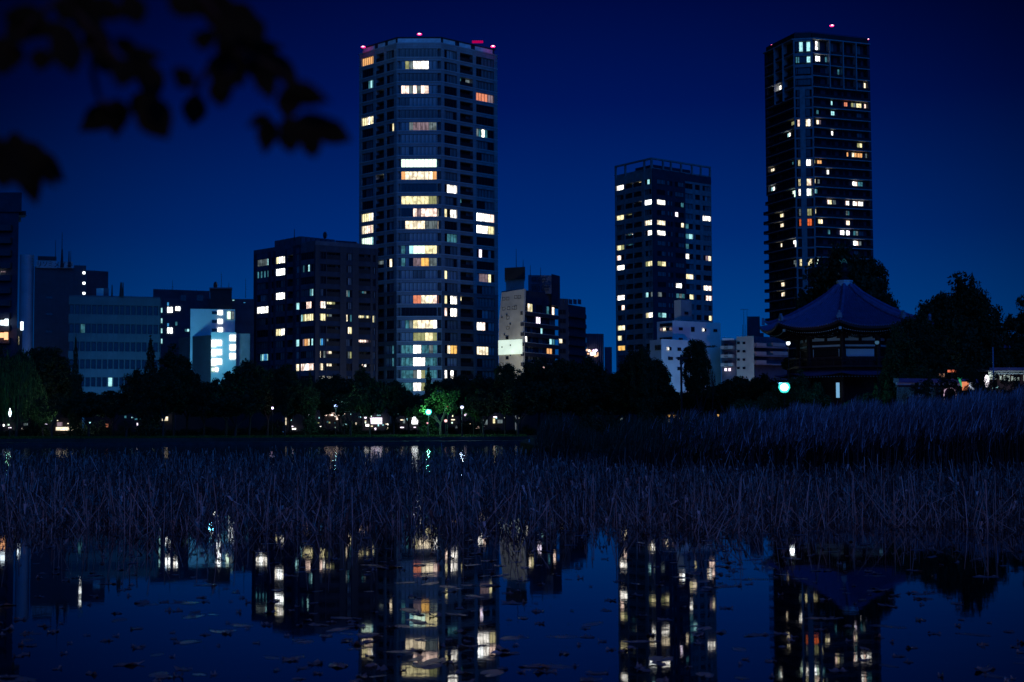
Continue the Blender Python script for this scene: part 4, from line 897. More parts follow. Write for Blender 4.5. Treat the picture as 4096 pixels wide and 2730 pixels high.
def crown(kind, seed, n=5200, asp=1.3):
    rg = np.random.default_rng(seed)
    if kind == 'cone':
        z = rg.beta(1.1, 1.7, n); r = (1 - z) ** 0.75 * rg.uniform(0.35, 1.0, n) ** 0.5 * (0.82 + 0.25 * np.sin(z * 40 + rg.uniform(0, 6)))
        a = rg.uniform(0, 2 * np.pi, n); c = np.stack([r * np.cos(a), r * np.sin(a), z], 1); c += rg.normal(size=c.shape) * 0.02
        V, F_ = leaf_quads(c, 0.075, rg, False, 6.0); return V, F_
    if kind == 'willow':
        ns = 240; cs = []
        for _ in range(ns):
            a = rg.uniform(0, 2 * np.pi); r = rg.uniform(0.15, 1.0) ** 0.6; top = (1 - 0.55 * r ** 2) * rg.uniform(0.85, 1.0); ln = rg.uniform(0.35, 0.85) * top + 0.05
            k = 24; tt = np.linspace(0, 1, k); zz = top - ln * tt; rr = r * (1 + 0.05 * np.sin(tt * 3))
            cs.append(np.stack([rr * np.cos(a) + 0.012 * rg.normal(size=k), rr * np.sin(a) + 0.012 * rg.normal(size=k), zz], 1))
        c = np.concatenate(cs); V, F_ = leaf_quads(c, 0.03, rg, True); return V, F_
    nb_ = {'round': int(34 * asp), 'loose': 26, 'flat': 34}[kind]
    cen = []; rad = []
    for _ in range(nb_):
        while True:
            p = rg.uniform(-1, 1, 3)
            if 0.25 < np.linalg.norm(p) < 1: break
        z = 0.5 + 0.46 * p[2]
        cen.append((p[0] * 0.82, p[1] * 0.82, z)); rad.append(rg.uniform(0.16, 0.32) * (0.85 if kind == 'loose' else 1))
    cen = np.array(cen); rad = np.array(rad); k = rg.integers(0, nb_, n); u = rg.normal(size=(n, 3)); u /= np.linalg.norm(u, axis=1)[:, None]
    rr = rad[k] * rg.uniform(0.3, 1.05, n) ** 0.5
    c = cen[k] + u * rr[:, None] * np.array([1, 1, 1.0 / asp]); c[:, 2] = np.clip(c[:, 2], 0.0, 1.02)
    V, F_ = leaf_quads(c, 0.042 if kind == 'round' else 0.034, rg, False, asp)
    if kind == 'round' and n > 4000:
        k2 = n // 3; kk = rg.integers(0, nb_, k2); u2 = rg.normal(size=(k2, 3)); u2 /= np.linalg.norm(u2, axis=1)[:, None]
        c2 = cen[kk] + u2 * (rad[kk] * rg.uniform(0, .7, k2))[:, None] * np.array([1, 1, 1.0 / asp])
        V2, F2 = leaf_quads(c2, 0.085, rg, False, asp); F_ = np.concatenate([F_, F2 + len(V)]); V = np.concatenate([V, V2])
    return V, F_
CR = {}
for kd, ns, n_lv in (('round', 5, 8000), ('cone', 2, 5000), ('willow', 2, 0), ('loose', 3, 3200)):
    for i in range(ns):
        for asp in ((1.3, 2.3, 3.6) if kd in ('round', 'loose') else (1.3,)):
            V, F_ = crown(kd, 100 + i * 7 + len(kd), int((n_lv or 5000) * (0.7 + 0.3 * asp)), asp); CR[kd, i, asp] = bigmesh('crown', V, F_, [M['leaf']])
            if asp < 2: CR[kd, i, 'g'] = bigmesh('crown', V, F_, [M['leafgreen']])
def trunkmesh(seed):
    rg = random.Random(seed); mb = MB(); p = Vector((0, 0, -0.02)); q = Vector((rg.uniform(-.05, .05), rg.uniform(-.05, .05), 0.3)); mb.tube(p, q, 0.05, 0.036, 7)
    for i in range(5):
        a = rg.uniform(0, 6.28); e = q + Vector((math.cos(a) * .28, math.sin(a) * .28, rg.uniform(.2, .45))); mb.tube(q, e, 0.026, 0.012, 5)
        for j in range(2):
            a2 = a + rg.uniform(-.9, .9); e2 = e + Vector((math.cos(a2) * .22, math.sin(a2) * .22, rg.uniform(.02, .2))); mb.tube(e, e2, 0.012, 0.004, 4)
    return mb.mesh('trunk', [M['bark']])
TR = [trunkmesh(i) for i in range(4)]
LAND = [(130, 'by the left edge'), (330, 'in front of the low office'), (560, 'before the right half of the office'), (800, 'below the long dark building'), (1000, 'below the glaring stair building'), (1260, 'left below the ten-storey block'),
        (1500, 'right below the ten-storey block'), (1720, 'below the left half of the broad tower'), (1990, 'below the right half of the broad tower'), (2150, 'below the cream end wall'), (2340, 'below the block with the roof tank'), (2450, 'below the neon sign'), (2640, 'below the two-tone tower'),
        (2860, 'in front of the white stepped house'), (3080, 'in front of the balconied house'), (3330, 'left of the temple body'), (3620, 'right of the temple body'), (3860, 'between the temple and the big cedar'), (4500, 'at the right edge')]
def land(px): return next(t for x, t in LAND if px < x)
KL = {'round': 'rounded dark tree', 'cone': 'narrow pointed evergreen', 'willow': 'weeping willow tree', 'loose': 'airy spreading tree'}
ntree = [0]
def tree(px, ptop, hw, D, kind='round', zb=None, label=None, green=False, gz=GZ, pbase=None):
    base = P(px, 1650, D); x = base.x; zt_ = Z(px, ptop, D); hwm = hw * D / F0
    z0 = zb if zb is not None else gz + {'cone': 0.5, 'willow': 0.8, 'round': 3.0 if D > 195 else 1.6, 'loose': 3.2 if D > 195 else 2.2}[kind]
    ntree[0] += 1; k = ntree[0]; nv = {'round': 5, 'cone': 2, 'willow': 2, 'loose': 3}[kind]
    lb = label or ('%s in the park row %s' % (KL[kind], land(px)) if D > 185 else '%s on the temple island %s' % (KL[kind], land(px)))
    t_ = thing('tree', lb, 'tree', (x, D, gz), 0, 'park trees beyond the pond')
    asp = (zt_ - z0) / hwm; asp = 1.3 if kind in ('cone', 'willow') else min((1.3, 2.3, 3.6), key=lambda q_: abs(q_ - asp))
    me = CR[(kind, k % nv, 'g')] if green else CR[kind, k % nv, asp]
    c = link('crown', me, t_, (0, 0, z0 - gz), rnd.uniform(0, 6.28)); c.scale = (hwm, hwm, zt_ - z0)
    tr = link('trunk', TR[k % 4], t_, (0, 0, -0.1), rnd.uniform(0, 6.28)); hh = (zt_ - gz); tw = min(hh * .8, hwm * 1.15); tr.scale = (tw, tw, hh * 0.85)
    return t_
s_ = 4096 / 2353.0
def T(cx, top, hw, D, kind='round', **k): return tree(cx * s_, top * s_, hw * s_, D, kind, **k)
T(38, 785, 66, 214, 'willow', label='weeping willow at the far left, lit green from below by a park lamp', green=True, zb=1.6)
for a in [(5, 800, 70, 222), (110, 788, 55, 221), (75, 800, 60, 226), (172, 770, 16, 212, 'cone'), (160, 850, 40, 226), (205, 905, 52, 206), (120, 905, 50, 207, 'loose'), (262, 900, 50, 216), (345, 776, 34, 208, 'cone'), (320, 850, 45, 214), (400, 792, 46, 212), (428, 850, 48, 222), (375, 850, 50, 207), (290, 925, 60, 201, 'loose'),
          (470, 880, 52, 216), (520, 862, 58, 211), (572, 824, 52, 209), (615, 850, 52, 214), (655, 836, 36, 205), (668, 862, 50, 220), (540, 905, 64, 202), (700, 880, 40, 212), (740, 868, 44, 222), (712, 852, 20, 212, 'cone'), (782, 862, 42, 224), (830, 838, 30, 216), (850, 872, 48, 210), (806, 900, 52, 204, 'loose'), (905, 880, 46, 215), (940, 905, 40, 224),
          (985, 842, 24, 207, 'cone'), (1020, 868, 46, 216), (1062, 862, 40, 222), (1105, 862, 46, 213), (1160, 832, 34, 206), (1195, 850, 30, 224), (1235, 818, 50, 215), (1290, 824, 58, 210), (1345, 822, 55, 218), (1398, 850, 48, 226), (1110, 900, 55, 204), (1190, 890, 58, 202), (1265, 880, 60, 203), (1340, 880, 64, 204), (1405, 888, 60, 206),
          (1455, 805, 44, 196), (1478, 786, 34, 192), (1500, 822, 50, 194), (1432, 850, 50, 198), (1480, 870, 70, 200), (1550, 905, 50, 196), (1700, 868, 60, 196), (1650, 890, 62, 200), (1600, 900, 50, 204), (1752, 860, 50, 186), (1530, 880, 40, 200)]:
    T(*a)
T(1603, 772, 38, 190, 'round', label='tall dark shaggy tree in front of the white stepped house', zb=6.0)
T(1612, 800, 34, 191, 'willow', zb=5.5, label='trailing strands of a willow beside the shaggy tree')
T(1636, 800, 16, 189, 'loose', zb=13.0)
# tree lit by the teal lamp, lower crown close to the lamp
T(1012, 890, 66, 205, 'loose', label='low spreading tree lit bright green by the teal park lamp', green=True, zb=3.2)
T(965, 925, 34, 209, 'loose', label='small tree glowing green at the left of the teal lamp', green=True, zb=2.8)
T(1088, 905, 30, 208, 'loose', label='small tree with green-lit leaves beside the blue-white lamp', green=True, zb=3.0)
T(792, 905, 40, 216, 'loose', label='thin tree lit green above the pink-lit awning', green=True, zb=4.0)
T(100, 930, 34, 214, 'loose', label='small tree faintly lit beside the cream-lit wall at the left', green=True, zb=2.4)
# island trees and the big ones beyond the temple
T(1945, 568, 112, 235, 'round', label='huge dark tree crowning over the temple roof from behind', zb=8)
T(1895, 640, 70, 236, 'round', zb=6); T(2000, 625, 70, 233, 'round', zb=6); T(2040, 668, 40, 231, 'round', zb=9)
T(1870, 690, 46, 238, 'round', zb=5); T(2000, 585, 58, 236, 'round', zb=10)
T(2205, 630, 96, 178, 'round', label='big dark cedar with a spiked top standing right of the temple', zb=3)
T(2241, 626, 12, 178, 'cone', zb=18); T(2165, 668, 74, 172, 'round'); T(2255, 668, 66, 176, 'round'); T(2230, 640, 60, 180, 'round'); T(2300, 800, 60, 172, 'round'); T(2330, 850, 60, 160, 'round'); T(2250, 900, 50, 150, 'round'); T(2120, 890, 50, 152, 'round'); T(2205, 760, 90, 168, 'round')
T(2348, 684, 52, 182, 'round', label='dark tree cut off by the right edge of the picture', zb=3); T(2352, 780, 50, 175, 'round')
T(2090, 722, 56, 152, 'round'); T(2062, 752, 34, 148, 'round'); T(2118, 712, 50, 154, 'round'); T(2085, 780, 60, 146, 'round'); T(2160, 760, 60, 150, 'round'); T(2130, 770, 60, 150, 'round'); T(2075, 800, 55, 148, 'round'); T(2140, 850, 60, 142, 'round'); T(2230, 850, 60, 156, 'round'); T(2190, 880, 46, 140, 'loose'); T(2100, 900, 40, 138, 'loose')
T(2290, 860, 40, 170, 'round'); T(1870, 880, 42, 150, 'round'); T(1835, 850, 34, 158, 'round'); T(1800, 870, 40, 165, 'round'); T(1990, 905, 36, 142, 'round'); T(1955, 922, 30, 138, 'round'); T(1812, 822, 16, 172, 'round', zb=9)
T(1760, 905, 44, 160, 'round'); T(1710, 920, 44, 156, 'round'); T(2150, 838, 44, 122, 'loose', zb=3.2); T(2112, 862, 32, 121, 'loose', zb=3.2); T(2198, 830, 40, 121, 'loose', zb=3.4); T(2240, 838, 36, 120, 'loose', zb=4.2); T(2290, 846, 36, 120, 'loose', zb=4.0); T(2335, 852, 34, 121, 'loose', zb=3.6); T(2030, 870, 34, 146, 'loose', green=True, zb=1.4, label='shrubby tree with faint green light at the left end of the temple fence')
# low shrubs closing the ground between the trunks
SHR = [crown('round', 900 + i, 2200) for i in range(3)]; SHR = [bigmesh('foliage', V, F_, [M['leaf']]) for V, F_ in SHR]
for i in range(78):
    px = -60 + i * 36 + rnd.uniform(-14, 14); D = rnd.uniform(214, 231); hh = rnd.choice([.6, .9, 1.2, 1.6, 2.6])
    if px > 2600: D = rnd.uniform(180, 200)
    if any(abs(px - q_) < 30 for q_ in (270, 1335, 1360, 1505, 1215, 1660, 1940, 2710, 2740, 2690)): hh = 1.0
    p = P(px, 1700, D); t_ = thing('shrub', 'low shrub under the park trees %s' % land(px), 'shrub', (p.x, D, GZ), 0, 'shrubs under the park trees')
    c = link('foliage', SHR[i % 3], t_, (0, 0, -0.1), rnd.uniform(0, 6)); w_ = rnd.uniform(1.4, 2.4); c.scale = (w_, w_, hh)
    link('stem', TR[i % 4], t_, (0, 0, -0.1), 0).scale = (1.2, 1.2, hh * 1.1)
for i in range(46):
    px = 2250 + i * 44 + rnd.uniform(-15, 15); D = rnd.uniform(112, 132); hh = rnd.uniform(1.8, 3.6)
    if 3000 < px < 3230 or 3330 < px < 3420: hh = 1.2
    if 3560 < px < 3720 or 3820 < px < 4010: hh = 0.9
    p = P(px, 1700, D); t_ = thing('shrub', 'low shrub behind the reeds %s' % land(px), 'shrub', (p.x, D, GZ - .1), 0, 'shrubs behind the reeds')
    c = link('foliage', SHR[i % 3], t_, (0, 0, -0.1), rnd.uniform(0, 6)); w_ = rnd.uniform(1.2, 2.2); c.scale = (w_, w_, hh)
    link('stem', TR[i % 4], t_, (0, 0, -0.1), 0).scale = (1.2, 1.2, hh * 1.1)
# grass along the bank
def blades(n, xf, yf, zf, h, wd, seed, lean=0.25):
    rg = np.random.default_rng(seed); x = xf(rg, n); y = yf(rg, n, x); z = zf(x, y); hh = h * rg.uniform(.5, 1.2, n); a = rg.uniform(0, 2 * np.pi, n); l = rg.normal(size=(n, 2)) * lean * hh[:, None]
    dx = np.cos(a) * wd; dy = np.sin(a) * wd
    V = np.stack([np.stack([x - dx, y - dy, z], 1), np.stack([x + dx, y + dy, z], 1), np.stack([x + l[:, 0], y + l[:, 1], z + hh], 1)], 1).reshape(-1, 3)
    return V, np.arange(3 * n).reshape(-1, 3)
M['grass'] = leafmat('bank grass', (0.04, 0.09, 0.015))
V, F_ = blades(30000, lambda r, n: r.uniform(-76, 2, n), lambda r, n, x: r.uniform(194.4, 212, n), lambda x, y: GZ + 0 * x, 0.28, 0.03, 5)
link('grass', bigmesh('grass', V, F_, [M['grass']]), label='short grass on the bank under the park trees', kind='stuff')

# ------------------------------------------------------------------ street lamps
M['pole'] = mat('lamp pole', (0.012, 0.012, 0.014), 0.5)
def halo(col, strong):  # translucent emitting shell paints the lamp's glow around the bulb
    m_ = bpy.data.materials.new('frosted globe'); m_.use_nodes = True; t_ = m_.node_tree; t_.nodes.clear()
    o_ = nd(t_, 'ShaderNodeOutputMaterial'); e_ = nd(t_, 'ShaderNodeEmission'); tr = nd(t_, 'ShaderNodeBsdfTransparent'); a_ = nd(t_, 'ShaderNodeAddShader')
    e_.inputs[0].default_value = (*col, 1); e_.inputs[1].default_value = .8 if strong else .5
    tr.inputs[0].default_value = (.8, .8, .8, 1); t_.links.new(e_.outputs[0], a_.inputs[0]); t_.links.new(tr.outputs[0], a_.inputs[1]); t_.links.new(a_.outputs[0], o_.inputs[0]); m_.cycles.emission_sampling = 'NONE'; return m_
def lamp(px, py, D, r, col, k, watts, label, lc=None, gz=GZ, shape='globe', light_off=-0.7):
    p = P(px, py, D); t_ = thing('street_lamp', label, 'street lamp', (p.x, D, gz), 0, 'park lamps')
    h = p.z - gz
    mb = MB().tube((0, 0, 0), (0, 0, 0.5), 0.12, 0.1, 8).tube((0, 0, 0.4), (0, 0, h - r * 1.1), 0.06, 0.045, 8).tube((0, 0, h - r * 1.25), (0, 0, h - r * .9), 0.12, 0.14, 8)
    link('pole', mb.mesh('pole', [M['pole']]), t_)
    g = MB()
    if shape == 'globe': g.lathe((0, 0, h), [(0.01, -r), (r * .6, -r * .8), (r, -r * .1), (r * .9, r * .5), (r * .4, r * .95), (0.01, r)], 14)
    else: g.lathe((0, 0, h), [(0.01, -r * 2.6), (r * .5, -r * 1.4), (r * .8, 0), (r * .4, r * 1.5), (0.01, r * 2.6)], 10)
    m_ = glow('lamp ' + label[:12], col, k); 
    link('lamp_globe_or_halo', g.mesh('globe', [halo(TEAL if r > .38 else tuple(c * .8 for c in col), r > .35)] if shape == 'globe' and r > .25 else [m_]), t_)
    if shape == 'globe' and r > .25: link('bulb', MB().ball((0, 0, h), r * .68, r * .62, 12, 8).mesh('bulb', [m_]), t_)
    link('cap', MB().lathe((0, 0, h), [(r * .75, r * .72), (r * 1.0, r * .78), (r * .3, r * 1.15), (0.01, r * 1.2)], 12).mesh('cap', [M['pole']]), t_)
    if watts:
        l = bpy.data.lights.new('lamp_light', 'POINT'); l.energy = watts; l.color = lc or col; l.shadow_soft_size = 0.3
        o = bpy.data.objects.new('lamp_light', l); C.objects.link(o); o.parent = t_; o.location = (0, light_off, h - 0.1)
    return t_
TEAL = (0.05, 0.85, 0.72)
lamp(40, 1652, 205, 0.26, (0.75, 0.92, 1.0), 5, 170, 'lamp shining white among the willow strands at the left edge', (0.35, 1.0, 0.6), shape='long')
lamp(297, 1632, 214, 0.30, (0.95, 0.88, 1.0), 5, 260, 'pinkish white lamp beside the cream-lit wall, left', (0.7, .8, .8), shape='long')
lamp(902, 1627, 205, 0.36, (0.35, 0.62, 1.0), 7, 160, 'blue-white lamp below the glaring stair building', TEAL)
lamp(1090, 1633, 212, 0.17, (0.75, 0.6, 1.0), 6, 30, 'small violet lamp under the left side of the ten-storey block')
lamp(1343, 1625, 208, 0.30, (0.35, 0.5, 1.0), 8, 260, 'blue lamp hanging just above the pink-lit awning', (0.4, 0.9, 0.9))
lamp(1714, 1649, 203, 0.46, (0.25, 0.85, 1.0), 8, 800, 'large teal lamp glaring under the broad tower', (0.25, 1.0, 0.65))
lamp(1848, 1630, 196, 0.26, (0.55, 0.6, 1.0), 9, 260, 'blue-white lamp right of the teal one, mirrored in the pond', (0.6, 0.8, 1.0))
lamp(2246, 1568, 205, 0.16, (0.6, 0.5, 1.0), 8, 0, 'tiny violet lamp alone in the dark trees below the roof tank block')
lamp(3137, 1550, 135, 0.56, (0.45, 0.95, 1.0), 10, 1100, 'glaring teal lamp in front of the left side of the temple', (0.10, 0.50, 1.0), gz=GZ - .1, light_off=1.6)
lamp(2172, 1473, 214, 0.26, (1.0, 0.66, 0.62), 3, 0, 'pinkish lantern high in the dark trees below the roof tank block')
for px, py, D, r, c, k, lb in ((1790, 1630, 204, .18, (1.0, 0.03, 0.16), 2.0, 'red signal light between the teal and the blue-white lamp'), (1783, 1684, 203, .22, (1.0, .5, .5), 1.8, 'pink ball lantern low to the right of the teal lamp'), (1710, 1693, 203, .12, (1.0, .4, .45), 1.6, 'tiny red lantern right under the teal lamp')):
    lamp(px, py, D, r, c, k, 0, lb)
# red streak partner and flood of light on the office and stair building from the street behind the trees
def street_light(px, D, z, w_, col, r=0.6):
    l = bpy.data.lights.new('street_glow', 'POINT'); l.energy = w_; l.color = col; l.shadow_soft_size = r
    o = bpy.data.objects.new('street_glow', l); C.objects.link(o); p = P(px, 1500, D); o.location = (p.x, D, z); return o
street_light(400, 288, 5, 2600, (0.08, 0.42, 1.0)); street_light(530, 288, 5, 2600, (0.08, 0.42, 1.0))
street_light(850, 290, 18, 1700, (0.15, 0.75, 1.0)); street_light(1670, 352, 6, 3500, (0.15, 0.55, 1.0)); street_light(2040, 312, 14, 4200, (0.95, 0.95, 0.8)); street_light(1150, 322, 4, 900, (0.10, 0.35, 1.0)); street_light(1400, 318, 4, 900, (0.10, 0.35, 1.0)); street_light(1675, 366, 2, 1, (.3, .6, 1))
for px, py, D in ((1470, 200, 372), (1540, 190, 366), (1640, 160, 364), (1720, 160, 364), (1830, 185, 366), (1940, 200, 374)): street_light(px, D, Z(px, py, D), 45, (.2, .5, 1.0), .2)
street_light(2780, 268, 8, 1800, (0.1, 0.5, 1.0)); street_light(3000, 262, 8, 1200, (0.8, 0.55, 0.8)); street_light(118, 322, 12, 900, (0.2, .45, 1.0))

# ------------------------------------------------------------------ octagonal temple hall
HX, HY = P(3381, 1300, 170).x, 170.0
hall = Bld('temple_hall', 'octagonal two-storey temple hall with a sweeping tiled roof on the island, right of centre', 'temple', (HX, HY)); hall.loc.z = GZ - .1; hall.root.location = hall.loc
TH = [math.radians(-16.8 + 45 * k) for k in range(8)]
def oc(R, th): return (HX + R * math.sin(th), HY - R * math.cos(th))
def poly8(R): return [oc(R, t_) for t_ in TH]
M['roof'] = mat('roof tile', (0.12, 0.09, 0.20), 0.5, 0.3, 1.5); M['roofrib'] = mat('roof tile rib', (0.17, 0.13, 0.28), 0.5, 0.2, 2.0)
M['wood'] = mat('red-brown lacquered wood', (0.05, 0.018, 0.02), 0.6, 0.3, 2.0); M['plaster'] = mat('white plaster', (0.85, 0.87, 0.90), 0.8, 0.06, 0.8); M['gilt'] = mat('gilded metal', (0.75, 0.62, 0.22), 0.3, 0.1)
RE = 10.16; zT = Z(3381, 1146, 170); zE = Z(3400, 1303, 160.5)
def roofz(t, u, zt_=None, ze=None, lift=0.75):
    zt_ = zT if zt_ is None else zt_; ze = zE if ze is None else ze
    return zt_ - (zt_ - ze) * t ** 0.80 + lift * t ** 4 * abs(u) ** 2.4
def roofpt(k, t, u, r0=0.95, R=RE, **kw):      # u -1..1 across face k
    a = Vector(oc(r0 + (R - r0) * t, TH[k])); b_ = Vector(oc(r0 + (R - r0) * t, TH[(k + 1) % 8])); q_ = a.lerp(b_, (u + 1) / 2)
    return Vector((q_.x, q_.y, roofz(t, u, **kw)))
for k in range(8):
    mb = MB(); NT, NU = 9, 12
    for i in range(NT):
        for j in range(NU):
            t0, t1 = i / NT, (i + 1) / NT; u0_, u1_ = -1 + 2 * j / NU, -1 + 2 * (j + 1) / NU
            mb.quad(roofpt(k, t0, u0_), roofpt(k, t1, u0_), roofpt(k, t1, u1_), roofpt(k, t0, u1_))
    for j in range(NU):
        u0_, u1_ = -1 + 2 * j / NU, -1 + 2 * (j + 1) / NU; a, c = roofpt(k, 1, u0_), roofpt(k, 1, u1_); dz = Vector((0, 0, -0.32))
        mb.quad(a, a + dz, c + dz, c, 1)
        mb.quad(a + dz, Vector((*(Vector((a.x, a.y)).lerp(Vector((HX, HY)), .42)), a.z - 0.75)), Vector((*(Vector((c.x, c.y)).lerp(Vector((HX, HY)), .42)), c.z - 0.75)), c + dz, 1)
    hall.part('roof', mb, [M['roof'], M['wood']])
    # tile ribs running down the face
    if k in (7, 0, 1, 6, 2):
        mb = MB(); n = 28
        for j in range(n):
            off = (j + 0.5) / n * 2 - 1
            pts = []
            for i in range(9):
                t_ = i / 8
                half = (0.95 + (RE - 0.95) * t_) / RE
                if abs(off) < half - 0.01: pts.append(roofpt(k, t_, off / half) + Vector((0, 0, 0.0)))
            for a, c in zip(pts, pts[1:]):
                s_v = (c - a).cross(Vector((0, 0, 1))).normalized() * 0.07; h_ = Vector((0, 0, 0.11))
                mb.quad(a - s_v, a + h_, c + h_, c - s_v); mb.quad(a + h_, a + s_v, c + s_v, c + h_)
            if pts:
                e = pts[-1]; mb.ball((e.x, e.y, e.z + .02), 0.11, 0.11, 6, 4)
        hall.part('tile_ribs', mb, [M['roofrib']], 'rows of round roof tiles', 'stuff')
for k in range(8):
    a = []
    for i in range(9): t_ = i / 8 * .88; a.append(roofpt(k, t_, -1) + Vector((0, 0, 0.12)))
    mb = MB()
    for p_, q_ in zip(a, a[1:]): mb.tube(p_, q_, 0.24, 0.26, 6)
    e = a[-1]; o_ = Vector((*oc(1, TH[k]), 0)) - Vector((HX, HY, 0)); mb.tube(e, e + o_ * 0.5 + Vector((0, 0, .28)), 0.22, 0.1, 6)
    hall.part('hip_ridge', mb, [M['roofrib']])
    g_ = roofpt(k, 0.955, -1); s_v = Vector((-o_.y, o_.x, 0)); mb = MB()
    c0 = g_ + Vector((0, 0, 0.1))
    for w_, z0, z1 in ((.30, 0, .36), (.22, .32, .6), (.09, .55, .85)):
        n = len(mb.v)
        for zz in (z0, z1):
            for sa, sb in ((-w_, -.15), (w_, -.15), (w_, .15), (-w_, .15)): mb.v.append(tuple(c0 + s_v * sa + o_ * sb + Vector((0, 0, zz))))
        for f_ in ((0, 3, 2, 1), (4, 5, 6, 7), (0, 1, 5, 4), (1, 2, 6, 5), (2, 3, 7, 6), (3, 0, 4, 7)): mb.f.append(tuple(n + i for i in f_)); mb.m.append(0)
    hall.part('ridge_end_tile', mb, [mat('pale ridge tile', (0.24, 0.26, 0.34), 0.6) if k == 0 and 'rt' not in M else M['rt']] if False else [M.setdefault('rt', mat('pale ridge tile', (0.24, 0.26, 0.34), 0.6))])
hall.part('roof_crown', MB().prism(poly8(0.93), zT - .15, zT + .5).prism(poly8(1.0), zT + .5, zT + .68), [mat('pale copper crown', (0.62, 0.66, 0.70), 0.6, 0.25, 1.0)])
fz = Z(3381, 1052, 170)
hall.part('finial', MB().lathe((HX, HY, zT + .68), [(0.9, 0), (0.55, .2), (0.3, .5), (.5, .8), (.75, 1.0), (.4, 1.2), (.3, 1.6), (.45, 1.9), (.2, 2.2), (.12, fz - zT - 1.3)], 12), [M['black']])
mb = MB(); fl = [(-.30, -.28), (-.32, -.05), (-.2, .25), (0, .48), (.2, .25), (.32, -.05), (.30, -.28)]
for a, c in zip(fl, fl[1:]): mb.tube((HX + a[0], HY, fz + a[1]), (HX + c[0], HY, fz + c[1]), .07, .07, 5)
mb.tube((HX - .2, HY, fz - .12), (HX + .2, HY, fz - .12), .05, .05, 5); mb.tube((HX - .36, HY, fz + .12), (HX - .62, HY, fz + .36), .05, .04, 5); mb.ball((HX, HY, fz), .2, .2, 8, 6)
hall.part('flame_ornament', mb, [M['gilt']])
# rafters with pale ends
mbr, mbe = MB(), MB()
for k in range(8):
    for row, Rr, dz, ne in ((0, 9.15, -0.62, 26), (1, 8.2, -0.98, 22)):
        for j in range(ne):
            u = -0.96 + 1.92 * j / (ne - 1)
            a = Vector(oc(Rr, TH[k])); b_ = Vector(oc(Rr, TH[(k + 1) % 8])); q_ = a.lerp(b_, (u + 1) / 2); c_ = Vector((HX, HY)); i_ = (c_ - q_).normalized()
            zz = zE + dz + .55 * abs(u) ** 2.4; p_ = Vector((q_.x, q_.y, zz)); r_ = p_ + Vector((i_.x, i_.y, -.05)) * (Rr - 5.6)
            mbr.tube(p_, r_, 0.055, 0.055, 4)
            if row == 0 or j % 2 == 0:
                e0 = p_ - Vector((i_.x, i_.y, 0)) * .015; mbe.tube(p_, e0, 0.055 if row == 0 else .03, 0.055 if row == 0 else .03, 5)
hall.part('rafters', mbr, [M['wood']], 'close-set rafters under the eaves', 'stuff'); hall.part('rafter_ends', mbe, [M['plaster']], 'white painted rafter ends', 'stuff')
for k in (7, 0, 1):
    q_ = oc(9.3, TH[k]); hall.part('hip_rafter_end', MB().box(q_[0] - .14, q_[0] + .14, q_[1] - .14, q_[1] + .14, zE - .35, zE - .05), [M['plaster']])
# body
RB = 5.6; DB = 170 - RB * math.cos(math.radians(6))
zz_ = lambda py: Z(3400, py, DB)
hall.part('core', MB().prism(poly8(RB - 0.35), GZ - .1, zz_(1325)), [M['wood']])
for k in range(8):
    q_ = oc(RB, TH[k]); hall.part('post', MB().tube((q_[0], q_[1], GZ - .1), (q_[0], q_[1], zz_(1325)), .30, .28, 10), [M['wood']])
    if k not in (6, 7, 0, 1): continue
    a, b_ = oc(RB - .12, TH[k]), oc(RB - .12, TH[(k + 1) % 8]); f = Face(a, b_, hall)
    for y0, y1 in ((1362, 1377.5), (1385.5, 1395), (1425.5, 1440)): f.add('beam', MB().box(0.25, f.W - .25, -.1, .15, 0, zz_(y0) - zz_(y1)), [M['wood']], 0, 0, zz_(y1))
    f.add('bracket', MB().box(0, 1.0, -.3, .1, .25, .7).box(0, .6, -.3, .1, 0, .26), [M['wood']], 0, 0, zz_(1352)); f.add('bracket', MB().box(-1.0, 0, -.3, .1, .25, .7).box(-.6, 0, -.3, .1, 0, .26), [M['wood']], f.W, 0, zz_(1352))
    f.add('strut', MB().box(-.16, .16, -.12, .1, 0, zz_(1330) - zz_(1362)), [M['wood']], f.W / 2, 0, zz_(1362))
    for y0, y1 in ((1332, 1362), (1377.5, 1385.5)): f.add('plaster_panel', MB().box(0.3, f.W - .3, 0.02, .12, 0, zz_(y0) - zz_(y1)), [M['plaster']], 0, 0, zz_(y1))
    if k in (0,): f.add('plaster_panel', MB().box(0.42, f.W - .42, 0.02, .12, 0, zz_(1395) - zz_(1425.5)), [M['plaster']], 0, 0, zz_(1425.5), 'large white wall panel')
    else:
        f.add('lattice_frame', MB().box(0.4, f.W - .4, 0.04, .1, 0, zz_(1395) - zz_(1425.5)), [M['room']], 0, 0, zz_(1425.5))
        for i in range(22):
            x = .5 + i * (f.W - 1.0) / 21; f.add('lattice_bar', M.setdefault('lbar', MB().box(-.035, .035, 0, .05, 0, zz_(1395) - zz_(1425.5)).mesh('bar', [M['wood']])), None, x, -.02, zz_(1425.5))
        for x in (.42, f.W - .5): f.add('trim', MB().box(0, .08, -.03, .06, 0, zz_(1395) - zz_(1425.5)), [M['plaster']], x, 0, zz_(1425.5))
